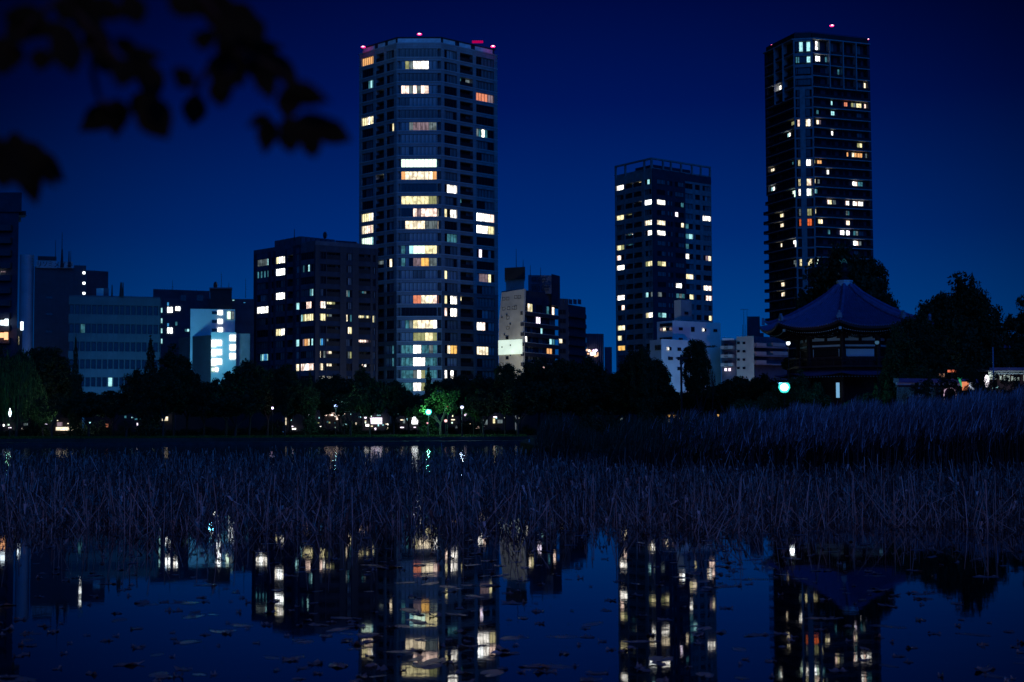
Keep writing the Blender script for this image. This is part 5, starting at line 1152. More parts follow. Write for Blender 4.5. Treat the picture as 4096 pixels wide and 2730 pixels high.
# veranda and lower eave
zv = zz_(1462); hall.part('veranda', MB().prism(poly8(7.2), zv - .25, zv), [M['wood']])
for k in (6, 7, 0, 1):
    a, b_ = oc(7.1, TH[k]), oc(7.1, TH[(k + 1) % 8]); f = Face(a, b_, hall); f.add('railing', MB().box(0, f.W, 0, .08, .85, .97).box(0, f.W, 0, .06, .45, .53), [M['wood']], 0, 0, zv)
    for i in range(6): f.add('rail_post', M.setdefault('rpost', MB().box(-.05, .05, 0, .1, 0, .95).mesh('post', [M['wood']])), None, f.W * i / 5.01, 0, zv)
for k in range(8):
    mb = MB(); kw = dict(zt_=zv - .3, ze=Z(3400, 1500, 161), lift=.3)
    for i in range(4):
        for j in range(6):
            t0, t1 = i / 4, (i + 1) / 4; u0_, u1_ = -1 + j / 3, -1 + (j + 1) / 3
            mb.quad(*[roofpt(k, t_, u_, r0=5.6, R=8.6, **kw) for t_, u_ in ((t0, u0_), (t1, u0_), (t1, u1_), (t0, u1_))])
    hall.part('lower_roof', mb, [M['roof']])
mbe = MB()
for k in (7, 0, 1):
    a, b_ = Vector(oc(8.5, TH[k])), Vector(oc(8.5, TH[k + 1 if k < 7 else 0]))
    for j in range(18): q_ = a.lerp(b_, (j + .5) / 18); mbe.box(q_.x - .05, q_.x + .05, q_.y - .05, q_.y + .05, Z(3400, 1507, 161), Z(3400, 1507, 161) + .1)
hall.part('rafter_ends', mbe, [mat('dim painted rafter ends', (.25, .27, .3))], 'small pale rafter ends of the lower eave', 'stuff')
f = Face(oc(RB, TH[0]), oc(RB, TH[1]), hall); s0, z0 = f.at(3341, 1592); s1, z1 = f.at(3352, 1532)
f.add('doorway', MB().box(0, s1 - s0, -.2, -.05, 0, z1 - z0), [glow('pale lit doorway', (0.22, 0.5, 0.8), .8)], s0, -.3, z0, 'narrow doorway with pale blue light')
hall.build()

# ---- temple fence, lit stalls and lit gate hall on the right
fen = Bld('temple_fence', 'dark barred fence with a white band and tiled cap right of the temple', 'fence', pt(3670, 128, 1560))
f = Face(pt(3588, 128, 1560), pt(3905, 132, 1560), fen); zq = lambda py: Z(3660, py, 128)
f.add('band', MB().box(0, f.W, 0, .15, 0, zq(1531) - zq(1540)), [M['plaster']], 0, 0, zq(1540)); f.add('top_rail', MB().box(0, f.W, -.06, .2, 0, zq(1540) - zq(1549)), [M['wood']], 0, 0, zq(1549)); f.add('cap', MB().box(0, f.W, -.3, .45, 0, zq(1514) - zq(1531)), [M['roof']], 0, 0, zq(1531))
f.add('bottom_rail', MB().box(0, f.W, -.05, .15, 0, .25), [M['wood']], 0, 0, GZ)
sl_ = MB().box(0, .07, 0, .07, 0, zq(1549) - GZ).mesh('slat', [M['wood']])
for i in range(int(f.W / .142)): f.add('slat', sl_, None, i * .142, 0.02, GZ)
M['palelit'] = mat('pale painted board', (.6, .6, .62))
for px in (3664, 3745, 3820): f.add('post', MB().box(-.12, .12, -.1, .16, 0, zq(1512) - GZ), [M['wood']], f.s(px, 1560), 0, GZ)
f.add('notice_board', MB().box(-.14, .1, -.16, -.12, 0, zq(1550) - zq(1590)), [mat('pinkish notice', (.6, .42, .5))], f.s(3671, 1560), 0, zq(1590))
st_ = Bld('store_shed', 'pale low shed wall glimpsed through the bars of the temple fence', 'shed', pt(3660, 138, 1560)); slabblock(st_, 3588, 3760, 138, 1542, 3, M['plaster'], 'wall', None, 1560); slabblock(st_, 3584, 3764, 137.8, 1540, 3.4, M['roof'], 'roof', None, 1560, z0=Z(3660, 1542.5, 138) + .01)
street_light(3620, 134, 2.6, 30, (0.1, 0.5, 1.0), .2); street_light(3720, 134, 2.6, 20, (0.1, 0.6, .8), .2); street_light(3672, 124, 4.2, 8, (.8, .6, 1.0), .2)
gl = Bld('gate_hall', 'small tiled hall with brightly floodlit white eaves near the right edge', 'building', pt(4030, 150, 1500))
f = Face(pt(3962, 150, 1500), pt(4300, 150, 1500), gl); zg = lambda py: Z(4030, py, 150)
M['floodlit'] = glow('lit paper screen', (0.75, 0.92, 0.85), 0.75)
f.add('wall', MB().box(0, f.W, 1.2, 3, 0, zg(1490) - GZ), [M['wood']], 0, 0, GZ - .1)
f.add('eave_beam', MB().box(0, f.W, -.3, 0, 0, .18), [M['plaster']], 0, 0, zg(1490)); f.add('eave_beam', MB().box(0, f.W, 0, .3, 0, .14), [M['plaster']], 0, 0, zg(1498))
f.add('roof', MB().box(-.5, f.W, -1.2, 3.6, 0, .3), [M['roof']], 0, 0, zg(1484))
for i, (a, c, y0, y1) in enumerate(((3968, 3978, 1480, 1518), (3981, 3997, 1500, 1518), (4012, 4020, 1502, 1520), (4026, 4036, 1500, 1520), (4040, 4052, 1502, 1524), (4060, 4066, 1506, 1524), (4072, 4077, 1508, 1524), (4084, 4090, 1508, 1524), (4110, 4120, 1500, 1524))):
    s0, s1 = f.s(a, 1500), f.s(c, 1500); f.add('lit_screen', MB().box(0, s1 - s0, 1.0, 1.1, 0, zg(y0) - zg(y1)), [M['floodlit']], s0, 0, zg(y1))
a = P(3956, 1489, 149.8); b_ = P(3969, 1475, 149.8); c = P(3975, 1480, 149.8); gl.part('gable_board', MB().tube(a, b_, .12, .12, 4).tube(b_, c, .12, .12, 4), [M['plaster']])
street_light(4000, 148, 4.5, 110, (0.75, 0.95, 1.0), .2); street_light(4070, 148, 4.3, 70, (0.6, 0.95, 0.9), .2)
hr = Bld('main_hall', 'large dark hall roof half hidden by trees, above the floodlit eaves', 'building', pt(3960, 176, 1380))
slabblock(hr, 3830, 4020, 176, 1392, 10, M['wood'], 'wall', None, 1400)
x0, z1 = P(3920, 1356, 175).x, Z(3950, 1356, 178); x1 = P(3995, 1356, 175).x
mb = MB(); y = 175; a0, a1 = P(3800, 1380, y).x, P(4040, 1380, y).x; zl0 = Z(3900, 1382, y)
mb.quad((a0, y, zl0), (a1, y, zl0), (x1, y + 5, z1 + .3), (x0 - 2, y + 5, z1 + .3)); mb.quad((a1, y, zl0), (a1, y + 10, zl0), (x1, y + 5, z1 + .3), (x1, y + 5, z1 + .3)); mb.box(a0, a1, y - .1, y, zl0 - .35, zl0 + .05)
hr.part('roof', mb, [M['roofrib']])
def standing(name, label, cat, px, py0, py1, D, w_px, mtop, mat_, shape='box', post=True):
    p = P(px, py1, D); z0, z1 = Z(px, py1, D) - (GZ - .1), Z(px, py0, D) - (GZ - .1); w_ = w_px * D / F0 / 2
    t_ = thing(name, label, cat, (p.x, D, GZ - .1)); 
    if post: link('post', MB().box(-.05, .05, -.05, .05, 0, z0 + .02).box(-w_ * .8, w_ * .8, -.1, .1, 0, .08).mesh('post', [M['pole']]), t_)
    mb = MB()
    if shape == 'lantern': mb.lathe((0, 0, 0), [(0.01, z0), (w_ * .45, z0 + .1), (w_, (z0 + z1) / 2 + .1), (w_ * .75, z1 - .15), (.01, z1)], 12)
    elif shape == 'tri': mb.quad((-w_, 0, z1), (0, 0, z1), (w_, 0, z0), (w_ * .5, 0, z0)); mb.box(-w_, w_, .02, .06, z1 - .05, z1)
    else: mb.box(-w_, w_, -.06, .06, z0, z1)
    link(mtop, mb.mesh(mtop, [mat_]), t_); link('cap', MB().box(-w_ * 1.05, w_ * 1.05, -.15, .15, z1 + .002, z1 + .07).mesh('cap', [M['pole']]), t_)
    return t_
standing('lantern', 'tall white glowing lantern at the left end of the floodlit eaves', 'lantern', 3948, 1500, 1552, 128, 20, 'shade', glow('white lantern', (1.0, 0.9, 1.0), 2.2), 'lantern')
standing('banner', 'orange-lit panel between the green banner and the white one', 'panel', 3862, 1528, 1563, 129, 26, 'sheet', lit('orange cloth', (1.0, .3, .14), .75, .3, .5))
standing('banner', 'white-lit panel right of the orange one', 'panel', 3887, 1532, 1563, 129.5, 20, 'sheet', lit('white cloth', (.7, .8, 1.0), .8, .3, .7))
standing('banner', 'slanting green-lit banner left of the orange panel', 'banner', 3842, 1512, 1552, 129.2, 20, 'sheet', lit('green cloth', (.04, .6, .25), .7, .4, .7), 'tri')
standing('banner', 'small orange awning glowing high above the fence end', 'awning', 3807, 1481, 1490, 133, 32, 'sheet', lit('orange awning', (1.0, .22, .1), .7, .3, .4))
standing('banner', 'dim orange cloth above the left end of the pink arch', 'cloth', 3768, 1495, 1510, 134, 20, 'sheet', lit('dim orange cloth', (.35, .18, .12), .5, .5, .8))
standing('vending_light', 'small cool white light in front of the tall pole at the right', 'light', 3988, 1545, 1552, 126, 7, 'sheet', PAL['T']); standing('vending_light', 'second cool light below the floodlit eaves, lower than the first', 'light', 3973, 1553, 1558, 126.4, 8, 'sheet', PAL['T'])
t_ = thing('shrine_arch', 'small rounded shrine arch edged in pinkish light behind the reeds', 'arch', (P(3800, 1600, 127).x, 127, GZ - .1))
mb = MB(); R_ = 24 * 127 / F0; zc = Z(3800, 1575, 127) - GZ + .1; pts = [(-R_, 0.0), (-R_, zc)] + [(-R_ * math.cos(a), zc + R_ * 1.0 * math.sin(a)) for a in [math.pi * i / 8 for i in range(1, 8)]] + [(R_, zc), (R_, 0.0)]
for a, c in zip(pts, pts[1:]): mb.tube((a[0], 0, a[1]), (c[0], 0, c[1]), .05, .05, 5)
link('rim', mb.mesh('rim', [lit('pinkish lit rim', (.8, .55, .75), .55, .5, .9)]), t_); link('roof', MB().box(-R_ * 1.2, R_ * 1.2, .1, .9, zc + R_ * 1.1, zc + R_ * 1.25).box(-R_, R_, .3, .8, 0, zc + R_).mesh('roof', [M['wood']]), t_)
p = P(3976, 1600, 122); t_ = thing('tall_pole', 'tall bluish pole standing before the floodlit eaves at the right', 'pole', (p.x, 122, GZ - .1)); hp = Z(3973, 1385, 122) - GZ
link('shaft', MB().tube((0, 0, 0), (0, 0, hp), .08, .06, 8).mesh('shaft', [mat('blue-grey pole', (.3, .32, .45))]), t_); link('base', MB().box(-.2, .2, -.2, .2, 0, .25).mesh('base', [M['stone']]), t_)
p = P(2531, 1700, 186); t_ = thing('utility_pole', 'thin dark utility pole in front of the willow by the white stepped house', 'pole', (P(2726, 1600, 188).x, 188, GZ)); hp = Z(2726, 1420, 188) - GZ
link('shaft', MB().tube((0, 0, 0), (0, 0, hp), .17, .12, 8).mesh('shaft', [M['black']]), t_); link('crossarm', MB().box(-.7, .9, -.08, .08, hp - .5, hp - .35).box(-.2, .2, -.3, -.1, hp - 1.3, hp - .6).mesh('arm', [M['black']]), t_)
lamp(3153, 1374, 160, .24, (0.85, 0.95, 1.0), 2.2, 30, 'small white lamp high in the trees left of the temple eaves', gz=GZ - .1)
lamp(3508, 1371, 158, .24, (0.10, 0.28, 0.5), .35, 0, 'dim globe lamp on a pole right of the temple wall panel', (.05, .35, 1.0), gz=GZ - .1)
p = P(2113, 1800, 150); t_ = thing('mooring_pole', 'thin pale pole standing in the water where the bank wall ends', 'pole', (p.x, 150, -0.3)); link('shaft', MB().tube((0, 0, 0), (.12, 0, Z(2113, 1757, 150) + .3), .06, .05, 6).mesh('shaft', [mat('pale pole', (.5, .55, .6))]), t_); link('cap', MB().tube((.12, 0, Z(2113, 1757, 150) + .3), (.12, 0, Z(2113, 1757, 150) + .36), .07, .07, 6).mesh('cap', [M['pole']]), t_)

# ------------------------------------------------------------------ reeds and lotus
def ribbons(bx, by, bz, hx, hy, hz, wd, rg, segs=3, droop=None):
    """tapering flat ribbons from base to tip with a slight bend"""
    n = len(bx); a = rg.uniform(0, 2 * np.pi, n); wx, wy = np.cos(a) * wd, np.sin(a) * wd; V = []
    for i in range(segs + 1):
        t_ = i / segs; e = t_ ** 1.7 if droop is None else t_
        x = bx + hx * e; y = by + hy * e; z = bz + hz * t_ - (0 if droop is None else droop * t_ ** 2); k = (1 - t_ * 0.75)
        V.append(np.stack([x - wx * k, y - wy * k, z], 1)); V.append(np.stack([x + wx * k, y + wy * k, z], 1))
    V = np.stack(V, 1).reshape(-1, 3); base = np.arange(n)[:, None] * (2 * (segs + 1)); F_ = []
    for i in range(segs): F_.append(base + np.array([2 * i, 2 * i + 1, 2 * i + 3, 2 * i + 2]))
    return V, np.concatenate(F_)
def joinarr(parts):
    o = 0; Vs = []; Fs = []
    for V, F_ in parts: Vs.append(V); Fs.append(F_ + o); o += len(V)
    return np.concatenate(Vs), np.concatenate(Fs)
M['reed'] = leafmat('dry reed leaf', (0.18, 0.20, 0.23), lo=.35, hi=3.0, pw=2.0); M['reedstem'] = leafmat('shade-darkened reed stem', (0.04, 0.04, 0.035), lo=.3, hi=4.0, pw=5.0); M['lotus'] = leafmat('withered lotus stalk', (0.12, 0.10, 0.09), lo=.35, hi=5.5, pw=2.6); M['palelotus'] = leafmat('bleached lotus stalk', (0.40, 0.32, 0.28), lo=.25, hi=2.2, pw=1.6)  # naturally dark reed stems, darkened further for the shade low in the bed
rg = np.random.default_rng(21); n = 15000
D_ = rg.uniform(76, 101, n) ; px = 2440 + 2010 * rg.random(n) ** .60
k2 = rg.random(n) < 0.016; px[k2] = rg.uniform(2140, 2270, k2.sum()); D_[k2] = rg.uniform(92, 104, k2.sum())
k3 = (rg.random(n) < 0.02) & ~k2; px[k3] = rg.uniform(2260, 2450, k3.sum()); D_[k3] = rg.uniform(92, 102, k3.sum())
top = np.interp(px, [2140, 2200, 2270, 2300, 2440, 2480, 2700, 3000, 3400, 3700, 4096, 4450], [1690, 1662, 1680, 1722, 1722, 1690, 1668, 1650, 1628, 1612, 1568, 1550]) + rg.exponential(42, n) - 18 + 12 * np.sin(px / 37) + 8 * np.sin(px / 13)
x = (px - 2048) / F0 * D_; zt_ = 3 + (1686 - top) * D_ / F0
V, F_ = ribbons(x, D_, np.zeros(n) - .05, rg.normal(0.18, .22, n), rg.normal(0, .25, n), zt_ * .93, 0.014, rg)
nstem = len(F_); parts = [(V, F_)]
for i in range(6):
    f_ = rg.uniform(.50, .88, n); h_ = np.minimum(rg.uniform(.35, 1.1, n), zt_ * (1 - f_) + .15)
    parts.append(ribbons(x + .05 + rg.normal(0, .08, n), D_ + rg.normal(0, .08, n), zt_ * f_, rg.normal(0.16, .16, n), rg.normal(0, .18, n), h_, 0.017, rg, 3, rg.uniform(.0, .25, n)))
V, F_ = joinarr(parts); ix = np.ones(len(F_), np.int32); ix[:nstem] = 0
seg = 3; dim_p = np.clip((3150 - px) / 600, 0, .97); isdim = rg.random(n) < dim_p; ix[nstem:] = np.where(np.tile(isdim, 6 * seg), 2, 1)  # leaves turn darker toward the left: dimness there is put into the colour
link('reeds', bigmesh('reeds', V, F_, [M['reedstem'], M['reed'], M.setdefault('reedgreen', leafmat('dimmed reed leaf', (.05, .08, .05), lo=.4, hi=1.8, pw=1.5))], ix), label='dense bank of tall dry reeds standing in the pond before the temple island', kind='stuff')  # reedgreen: leaf colour darkened for the dimness at the left

def stalk_arr(x, y, ln, wd, rg, sd=.85, straight=.4):
    """bent, broken lotus stalks as three-sided tubes: stem, kink, fallen end"""
    n = len(x); a = rg.uniform(0, 2 * np.pi, n); lean = np.clip(rg.normal(0, sd, n), -1.35, 1.35); kink = np.where(rg.random(n) < straight, 1.0, rg.uniform(.35, .9, n)); h1 = ln * kink
    p0 = np.stack([x, y, np.full(n, -.05)], 1); d = np.stack([np.sin(lean) * np.cos(a), np.sin(lean) * np.sin(a), np.cos(lean)], 1)
    p1 = p0 + d * (h1 * .55)[:, None]; p2 = p1 + (d + rg.normal(0, .035, (n, 3))) * (h1 * .45)[:, None]
    a2 = a + rg.normal(0, 1.2, n); dn = rg.uniform(-1.5, .3, n); r_ = ln * (1 - kink) + .06
    p3 = p2 + np.stack([np.cos(a2) * np.cos(dn), np.sin(a2) * np.cos(dn), np.sin(dn)], 1) * (r_ * 1.3)[:, None]
    P_ = [p0, p1, p2, p3]; W_ = [1, .85, .75, .45]; V = []
    for p_, w_ in zip(P_, W_):
        for j in range(3): t_ = 2 * np.pi * j / 3; V.append(p_ + np.stack([np.cos(t_) * wd * w_, np.sin(t_) * wd * w_, np.zeros(n)], 1))
    V = np.stack(V, 1).reshape(-1, 3); base = np.arange(n)[:, None] * 12; F_ = []
    for i in range(3):
        for j in range(3): F_.append(base + np.array([3 * i + j, 3 * i + (j + 1) % 3, 3 * i + 3 + (j + 1) % 3, 3 * i + 3 + j]))
    return V, np.concatenate(F_)
def frontD(px): return 40.0 + 1.6 * np.sin(px / 170.0) + 1.2 * np.sin(px / 61.0 + 2) + np.where(px > 3000, (px - 3000) / 1100 * 1.5, 0)
rg = np.random.default_rng(5); n = 36000
u = rg.random(n); D_ = 38 + 68 * u ** 1.0; px = rg.uniform(-350, 4450, n); fd = frontD(px); D_ = np.maximum(D_, fd + rg.exponential(2.2, n) - 2.6)
D_ = np.where(px < 2150, D_ + np.clip(D_ - 85, 0, 100) * .6, D_)
keep = (D_ < 119) & ~((px > 2440) & (D_ > 74)); px, D_ = px[keep], D_[keep]; n = len(px)
x = (px - 2048) / F0 * D_; ln = rg.uniform(.45, 1.35, n) * np.where(px > 3150, .85, 1); edge = np.clip((D_ - frontD(px)) / 4 + .6, .3, 1); ln = ln * edge
V1, F1 = stalk_arr(x, D_, ln, rg.uniform(.007, .018, n) * (D_ / 40) ** .5, rg)
m_ = rg.random(n) < .12; nn_ = m_.sum()
V2, F2 = ribbons(x[m_], D_[m_], ln[m_] * .8, rg.normal(0, .14, nn_), rg.normal(0, .14, nn_), -rg.uniform(.05, .35, nn_), .045, rg, 2)
npale = 3600; pd = frontD(np.zeros(npale)) + 40 * rg.random(npale) ** 1.5 - 1; pp_ = rg.uniform(-150, 4300, npale)
clump = np.sin(pp_ / 140) + np.sin(pp_ / 53 + pd) > rg.normal(-.6, .8, npale); pp_, pd = pp_[clump], pd[clump]; npale = len(pd)
V3, F3 = stalk_arr((pp_ - 2048) / F0 * pd, pd, rg.uniform(.8, 1.75, npale), rg.uniform(.008, .017, npale) * (pd / 45) ** .5, rg, 1.1, .55)
n12 = len(F1) + len(F2)
V, F_ = joinarr([(V1, F1), (V2, F2), (V3, F3)]); ix = np.zeros(len(F_), np.int32); ix[n12:] = 1; link('lotus_stalks', bigmesh('lotus', V, F_, [M['lotus'], M['palelotus']], ix), label='thicket of withered broken lotus stalks standing in the pond', kind='stuff')
# the nearest stalks, one object each
SM = []
for i in range(24):
    r2 = np.random.default_rng(300 + i); V, F_ = stalk_arr(np.zeros(1), np.zeros(1), np.array([r2.uniform(.9, 1.8)]), np.array([r2.uniform(.011, .019)]), r2, 1.0, .5); SM.append(bigmesh('stalk', V, F_, [M['palelotus']]))
SL = ['pale withered lotus stalk at the field edge %s']
REFW = [(1000, 'above the stair building reflection'), (1500, 'above the ten-storey block reflection'), (2000, 'above the broad tower reflection'), (2450, 'above the cream wall reflection'), (2900, 'above the two-tone tower reflection'), (4500, 'below the tall reeds and the temple')]
def refw(px, first='above the dark left water'): return first if px < 600 else next(t for x_, t in REFW if px < x_)
for i in range(290):
    px = rnd.uniform(-20, 4110); D = float(frontD(px)) + rnd.expovariate(1 / 2.2) - 1.2
    link('lotus_stalk', SM[i % 24], None, ((px - 2048) / F0 * D, D, 0), rnd.uniform(0, 6.28), SL[0] % refw(px), None, 'stalk', 'lotus stalks along the front edge of the field')
# floating leaves
m, t, b = new_mat('floating dead leaf'); b.inputs['Base Color'].default_value = (.16, .17, .18, 1); b.inputs['Roughness'].default_value = .3; b.inputs['Specular IOR Level'].default_value = .8; M['pad'] = m
def pad(seed):
    rg = np.random.default_rng(seed); k = 14; V = [(0, 0, .012)]; F_ = []
    rr = 1 + .22 * np.sin(np.arange(k) * 2 * np.pi / k * 2 + rg.uniform(0, 6)) + rg.normal(0, .1, k)
    for ring, f_, z in ((1, .6, .016), (2, 1.0, .01)):
        for j in range(k):
            a = 2 * np.pi * j / k; curl = max(0, rg.normal(-.01, .05)) if ring == 2 else rg.uniform(0, .02); V.append((np.cos(a) * rr[j] * f_, np.sin(a) * rr[j] * f_ * .8, z + curl))
    for j in range(k - 1):
        F_.append((0, 1 + j, 1 + (j + 1) % k)); F_.append((1 + j, 1 + k + j, 1 + k + (j + 1) % k)); F_.append((1 + j, 1 + k + (j + 1) % k, 1 + (j + 1) % k))
    return V, F_
PD = []
for i in range(12):
    V, F_ = pad(i); me = bpy.data.meshes.new('pad'); me.from_pydata(V, [], F_); me.materials.append(M['pad']); me.update(); PD.append(me)
WREF = [(250, 'near the left edge of the picture'), (1000, 'on the open dark-blue water at the left'), (1450, 'on the reflection of the ten-storey block'), (2000, 'on the reflection of the broad tower'), (2450, 'on the open blue water between the tower reflections'), (2900, 'on the reflection of the two-tone tower'), (3080, 'on the water between the right-hand reflections'), (3560, 'on the reflection of the tallest tower'), (4500, 'on the open water at the lower right')]
def wref(px): return next(t for x_, t in WREF if px < x_)
for i in range(230):
    py = 2140 + 610 * rnd.random() ** 1.25; D = 3 * F0 / (py - 1686); px = rnd.uniform(0, 4096)
    if rnd.random() < .35: px = rnd.gauss(1650, 330)
    if rnd.random() < .12: px, py = rnd.gauss(2900, 120), rnd.uniform(2150, 2350); D = 3 * F0 / (py - 1686)
    sz = rnd.uniform(.06, .19); o = link('floating_leaf', PD[i % 12], None, ((px - 2048) / F0 * D, D, 0.0), rnd.uniform(0, 6.28), 'dead lotus leaf floating %s' % wref(px), None, 'leaf', 'dead leaves floating on the pond'); o.scale = (sz * 1.35, sz * .9, .25 * rnd.choice([.1, .2, .3, .5, 1.2, 2.2]))
Vs = []; Fs = []; o_ = 0; rg = np.random.default_rng(77)
for i in range(520):
    V, F_ = pad(i % 40); V = np.array(V); s_ = rg.uniform(.03, .11); py = 2120 + 620 * rg.random() ** 1.6; D = 3 * F0 / (py - 1686); px = rg.uniform(-100, 4200); a = rg.uniform(0, 6.28)
    V[:, 2] *= .5; q_ = V[:, :2] * s_; V[:, 0] = q_[:, 0] * np.cos(a) - q_[:, 1] * np.sin(a) + (px - 2048) / F0 * D; V[:, 1] = q_[:, 0] * np.sin(a) + q_[:, 1] * np.cos(a) + D
    Vs.append(V); Fs.append(np.array(F_) + o_); o_ += len(V)
link('leaf_litter', bigmesh('litter', np.concatenate(Vs), np.concatenate(Fs), [M['pad']]), label='small scraps of dead leaf scattered over the pond', kind='stuff')

# ------------------------------------------------------------------ leafy branches hanging close to the camera
m, t, b = new_mat('near leaf'); b.inputs['Base Color'].default_value = (.003, .005, .003, 1); b.inputs['Roughness'].default_value = .8; b.inputs['Specular IOR Level'].default_value = .05; M['nleaf'] = m
def leafmesh(seed):
    rg = random.Random(seed); k = 8; V = []; F_ = []
    for i in range(k + 1):
        t_ = i / k; w_ = math.sin(math.pi * min(1, t_ * 1.02) ** .85) * .5 * (1 - .25 * t_); x = t_; z = .12 * math.sin(math.pi * t_) + rg.uniform(-.01, .01)
        V += [(x, -w_, z + .12 * w_), (x, 0, z), (x, w_, z + .12 * w_)]
    for i in range(k):
        for j in range(2): a = 3 * i + j; F_.append((a, a + 1, a + 4, a + 3))
    me = bpy.data.meshes.new('leaf'); me.from_pydata(V, [], F_); me.materials.append(M['nleaf']); me.update(); return me
LM = [leafmesh(i) for i in range(4)]
K_ = 1 / 1.6228
def branch(label, twigs, leaves, D0):
    base = P(twigs[0][0][0] * K_, twigs[0][0][1] * K_, D0); t_ = thing('leafy_branch', label, 'branch', base)
    for k, tw in enumerate(twigs):
        mb = MB(); n = len(tw)
        pp = [P(a * K_, b_ * K_, D0 + .06 * math.sin(i * 1.3 + k)) - base for i, (a, b_) in enumerate(tw)]
        for i in range(n - 1): r0_, r1_ = (.006 * (1 - .7 * i / n), .006 * (1 - .7 * (i + 1) / n)); mb.tube(pp[i], pp[i + 1], r0_, r1_, 6)
        link('twig', mb.mesh('twig', [M.setdefault('twig', mat('dark twig', (.006, .006, .008), .9))]), t_)
    for i, (cx, cy, ln, wd, ang) in enumerate(leaves):
        D = D0 + rnd.uniform(-.25, .3); ln *= 1.18; a = math.radians(ang); hx, hy = math.cos(a) * ln / 2, math.sin(a) * ln / 2
        p0 = P((cx - hx) * K_, (cy - hy) * K_, D); p1 = P((cx + hx) * K_, (cy + hy) * K_, D + rnd.uniform(-.03, .03)); xa = (p1 - p0); L_ = xa.length; xa.normalize()
        view = (p0 - CAM).normalized(); ya = view.cross(xa).normalized(); ya = (ya + view * rnd.uniform(-.35, .35)).normalized(); za = xa.cross(ya).normalized()
        W_ = wd * 1.55 * K_ * D / F0
        mw = Matrix(((xa.x * L_, ya.x * W_, za.x * L_, p0.x), (xa.y * L_, ya.y * W_, za.y * L_, p0.y), (xa.z * L_, ya.z * W_, za.z * L_, p0.z), (0, 0, 0, 1)))
        o = link('leaf', LM[i % 4], t_); o.matrix_basis = Matrix.Translation(-base) @ mw
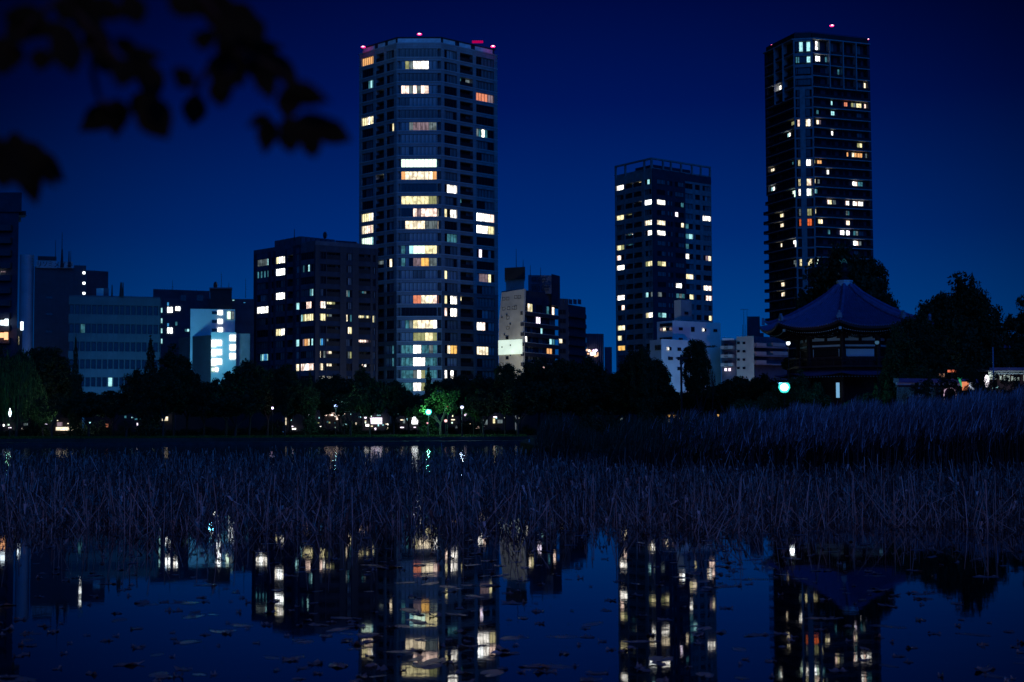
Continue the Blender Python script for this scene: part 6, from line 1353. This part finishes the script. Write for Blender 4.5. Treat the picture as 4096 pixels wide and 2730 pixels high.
branch('blurred dark leafy branch hanging into the upper left of the view', [[(300, -220), (450, -40), (520, 100), (640, 240), (760, 380), (900, 440), (990, 560), (1010, 700)], [(600, 300), (600, 460), (640, 640), (740, 700)], [(450, -40), (300, 60), (200, 150), (60, 330)],
        [(1200, -200), (1340, 20), (1450, 150), (1560, 330), (1700, 400), (1850, 480), (1910, 640), (1880, 800), (1960, 830)], [(1560, 330), (1480, 480), (1400, 600)], [(1400, 420), (1320, 480), (1270, 620)], [(700, -200), (800, -20), (860, 60)]],
       [(200, 160, 330, 170, 20), (20, 365, 230, 200, 80), (120, 200, 200, 130, 120), (265, 390, 140, 110, 95), (430, 320, 300, 160, 78), (400, 230, 200, 130, 60), (430, 60, 170, 120, 30), (560, 130, 240, 130, 50), (640, 290, 300, 130, 72), (560, 30, 220, 120, 40), (700, 60, 230, 120, 20), (860, 50, 200, 130, 70), (700, 400, 180, 120, 30), (800, 470, 180, 130, 105), (820, 310, 180, 90, 30), (950, 355, 200, 100, 0), (980, 520, 240, 130, 70), (870, 440, 160, 110, 30),
        (620, 770, 240, 130, 140), (760, 770, 230, 160, 88), (1000, 760, 310, 180, 55), (930, 680, 170, 130, 30), (1215, 515, 150, 110, 40), (1180, 480, 120, 70, 10), (1262, 710, 200, 120, 97), (1315, 255, 130, 110, 10), (1180, 30, 220, 120, 40), (1340, 20, 220, 150, 20), (1450, 30, 240, 130, 10), (1420, 110, 220, 130, 60), (1560, 150, 280, 190, 15), (1480, 190, 200, 150, 80),
        (1640, 180, 200, 130, 60), (1700, 300, 240, 90, 5), (1520, 320, 230, 170, 90), (1470, 480, 290, 190, 100), (1540, 460, 200, 140, 70), (1430, 590, 200, 120, 80), (1700, 440, 220, 140, 50), (1730, 540, 220, 120, 75), (1840, 460, 290, 100, 52), (1970, 620, 300, 130, 8), (1870, 690, 170, 120, 100), (1680, 785, 150, 60, 155), (1740, 890, 210, 110, 102), (1880, 900, 180, 110, 80),
        (2040, 830, 320, 170, 350), (2020, 940, 160, 100, 78), (2150, 855, 250, 120, 28), (1890, 840, 160, 110, 30)], 2.3)
branch('small blurred leafy branch entering low on the left side of the view', [[(-260, 860), (-60, 930), (60, 1000), (160, 1060)], [(60, 1000), (130, 1130), (180, 1220)]],
       [(105, 920, 130, 100, 0), (40, 1060, 240, 180, 50), (200, 1010, 260, 140, 30), (300, 1080, 280, 120, 38), (120, 1120, 230, 140, 60), (195, 1215, 230, 110, 72), (320, 1140, 170, 80, 55), (20, 1140, 160, 110, 85), (-40, 980, 200, 150, 20)], 2.25)

# ------------------------------------------------------------------ promenade lamp behind the camera, added unseen to tint the stalks mauve
t_ = thing('street_lamp', 'added unseen pinkish promenade lamp on the near shore behind the viewpoint', 'street lamp', (-3, -22, 0.0))
link('pole', MB().tube((0, 0, -.4), (0, 0, 7.3), .08, .06, 8).mesh('pole', [M['pole']]), t_)
link('lamp_globe_or_halo', MB().ball((0, 0, 7.6), .25, .25, 12, 8).mesh('globe', [glow('added unseen promenade lamp', (1, .7, .7), 6)]), t_)
l = bpy.data.lights.new('lotus_fill_light', 'POINT'); l.energy = 5200; l.color = (1.0, 0.50, 0.55); l.shadow_soft_size = .25
o = bpy.data.objects.new('lotus_fill_light', l); C.objects.link(o); o.parent = t_; o.location = (0, .4, 7.6)

# trees and shrubs that share a description are told apart by their order from the left
ORD = ['leftmost', 'second-from-left', 'third-from-left', 'fourth-from-left', 'fifth-from-left', 'sixth-from-left', 'seventh-from-left', 'eighth-from-left', 'ninth-from-left', 'tenth-from-left', 'eleventh-from-left', 'twelfth-from-left']
byl = {}
for o in C.objects:
    if o.get('category') in ('tree', 'shrub'): byl.setdefault(o['label'], []).append(o)
for lb, os_ in byl.items():
    if 1 < len(os_) <= 12:
        os_.sort(key=lambda o_: o_.location.x / o_.location.y)
        for w_, o_ in zip(ORD, os_): o_['label'] = lb.replace(' in the park row', '').replace(' on the temple island', ' on the island') + ', ' + w_
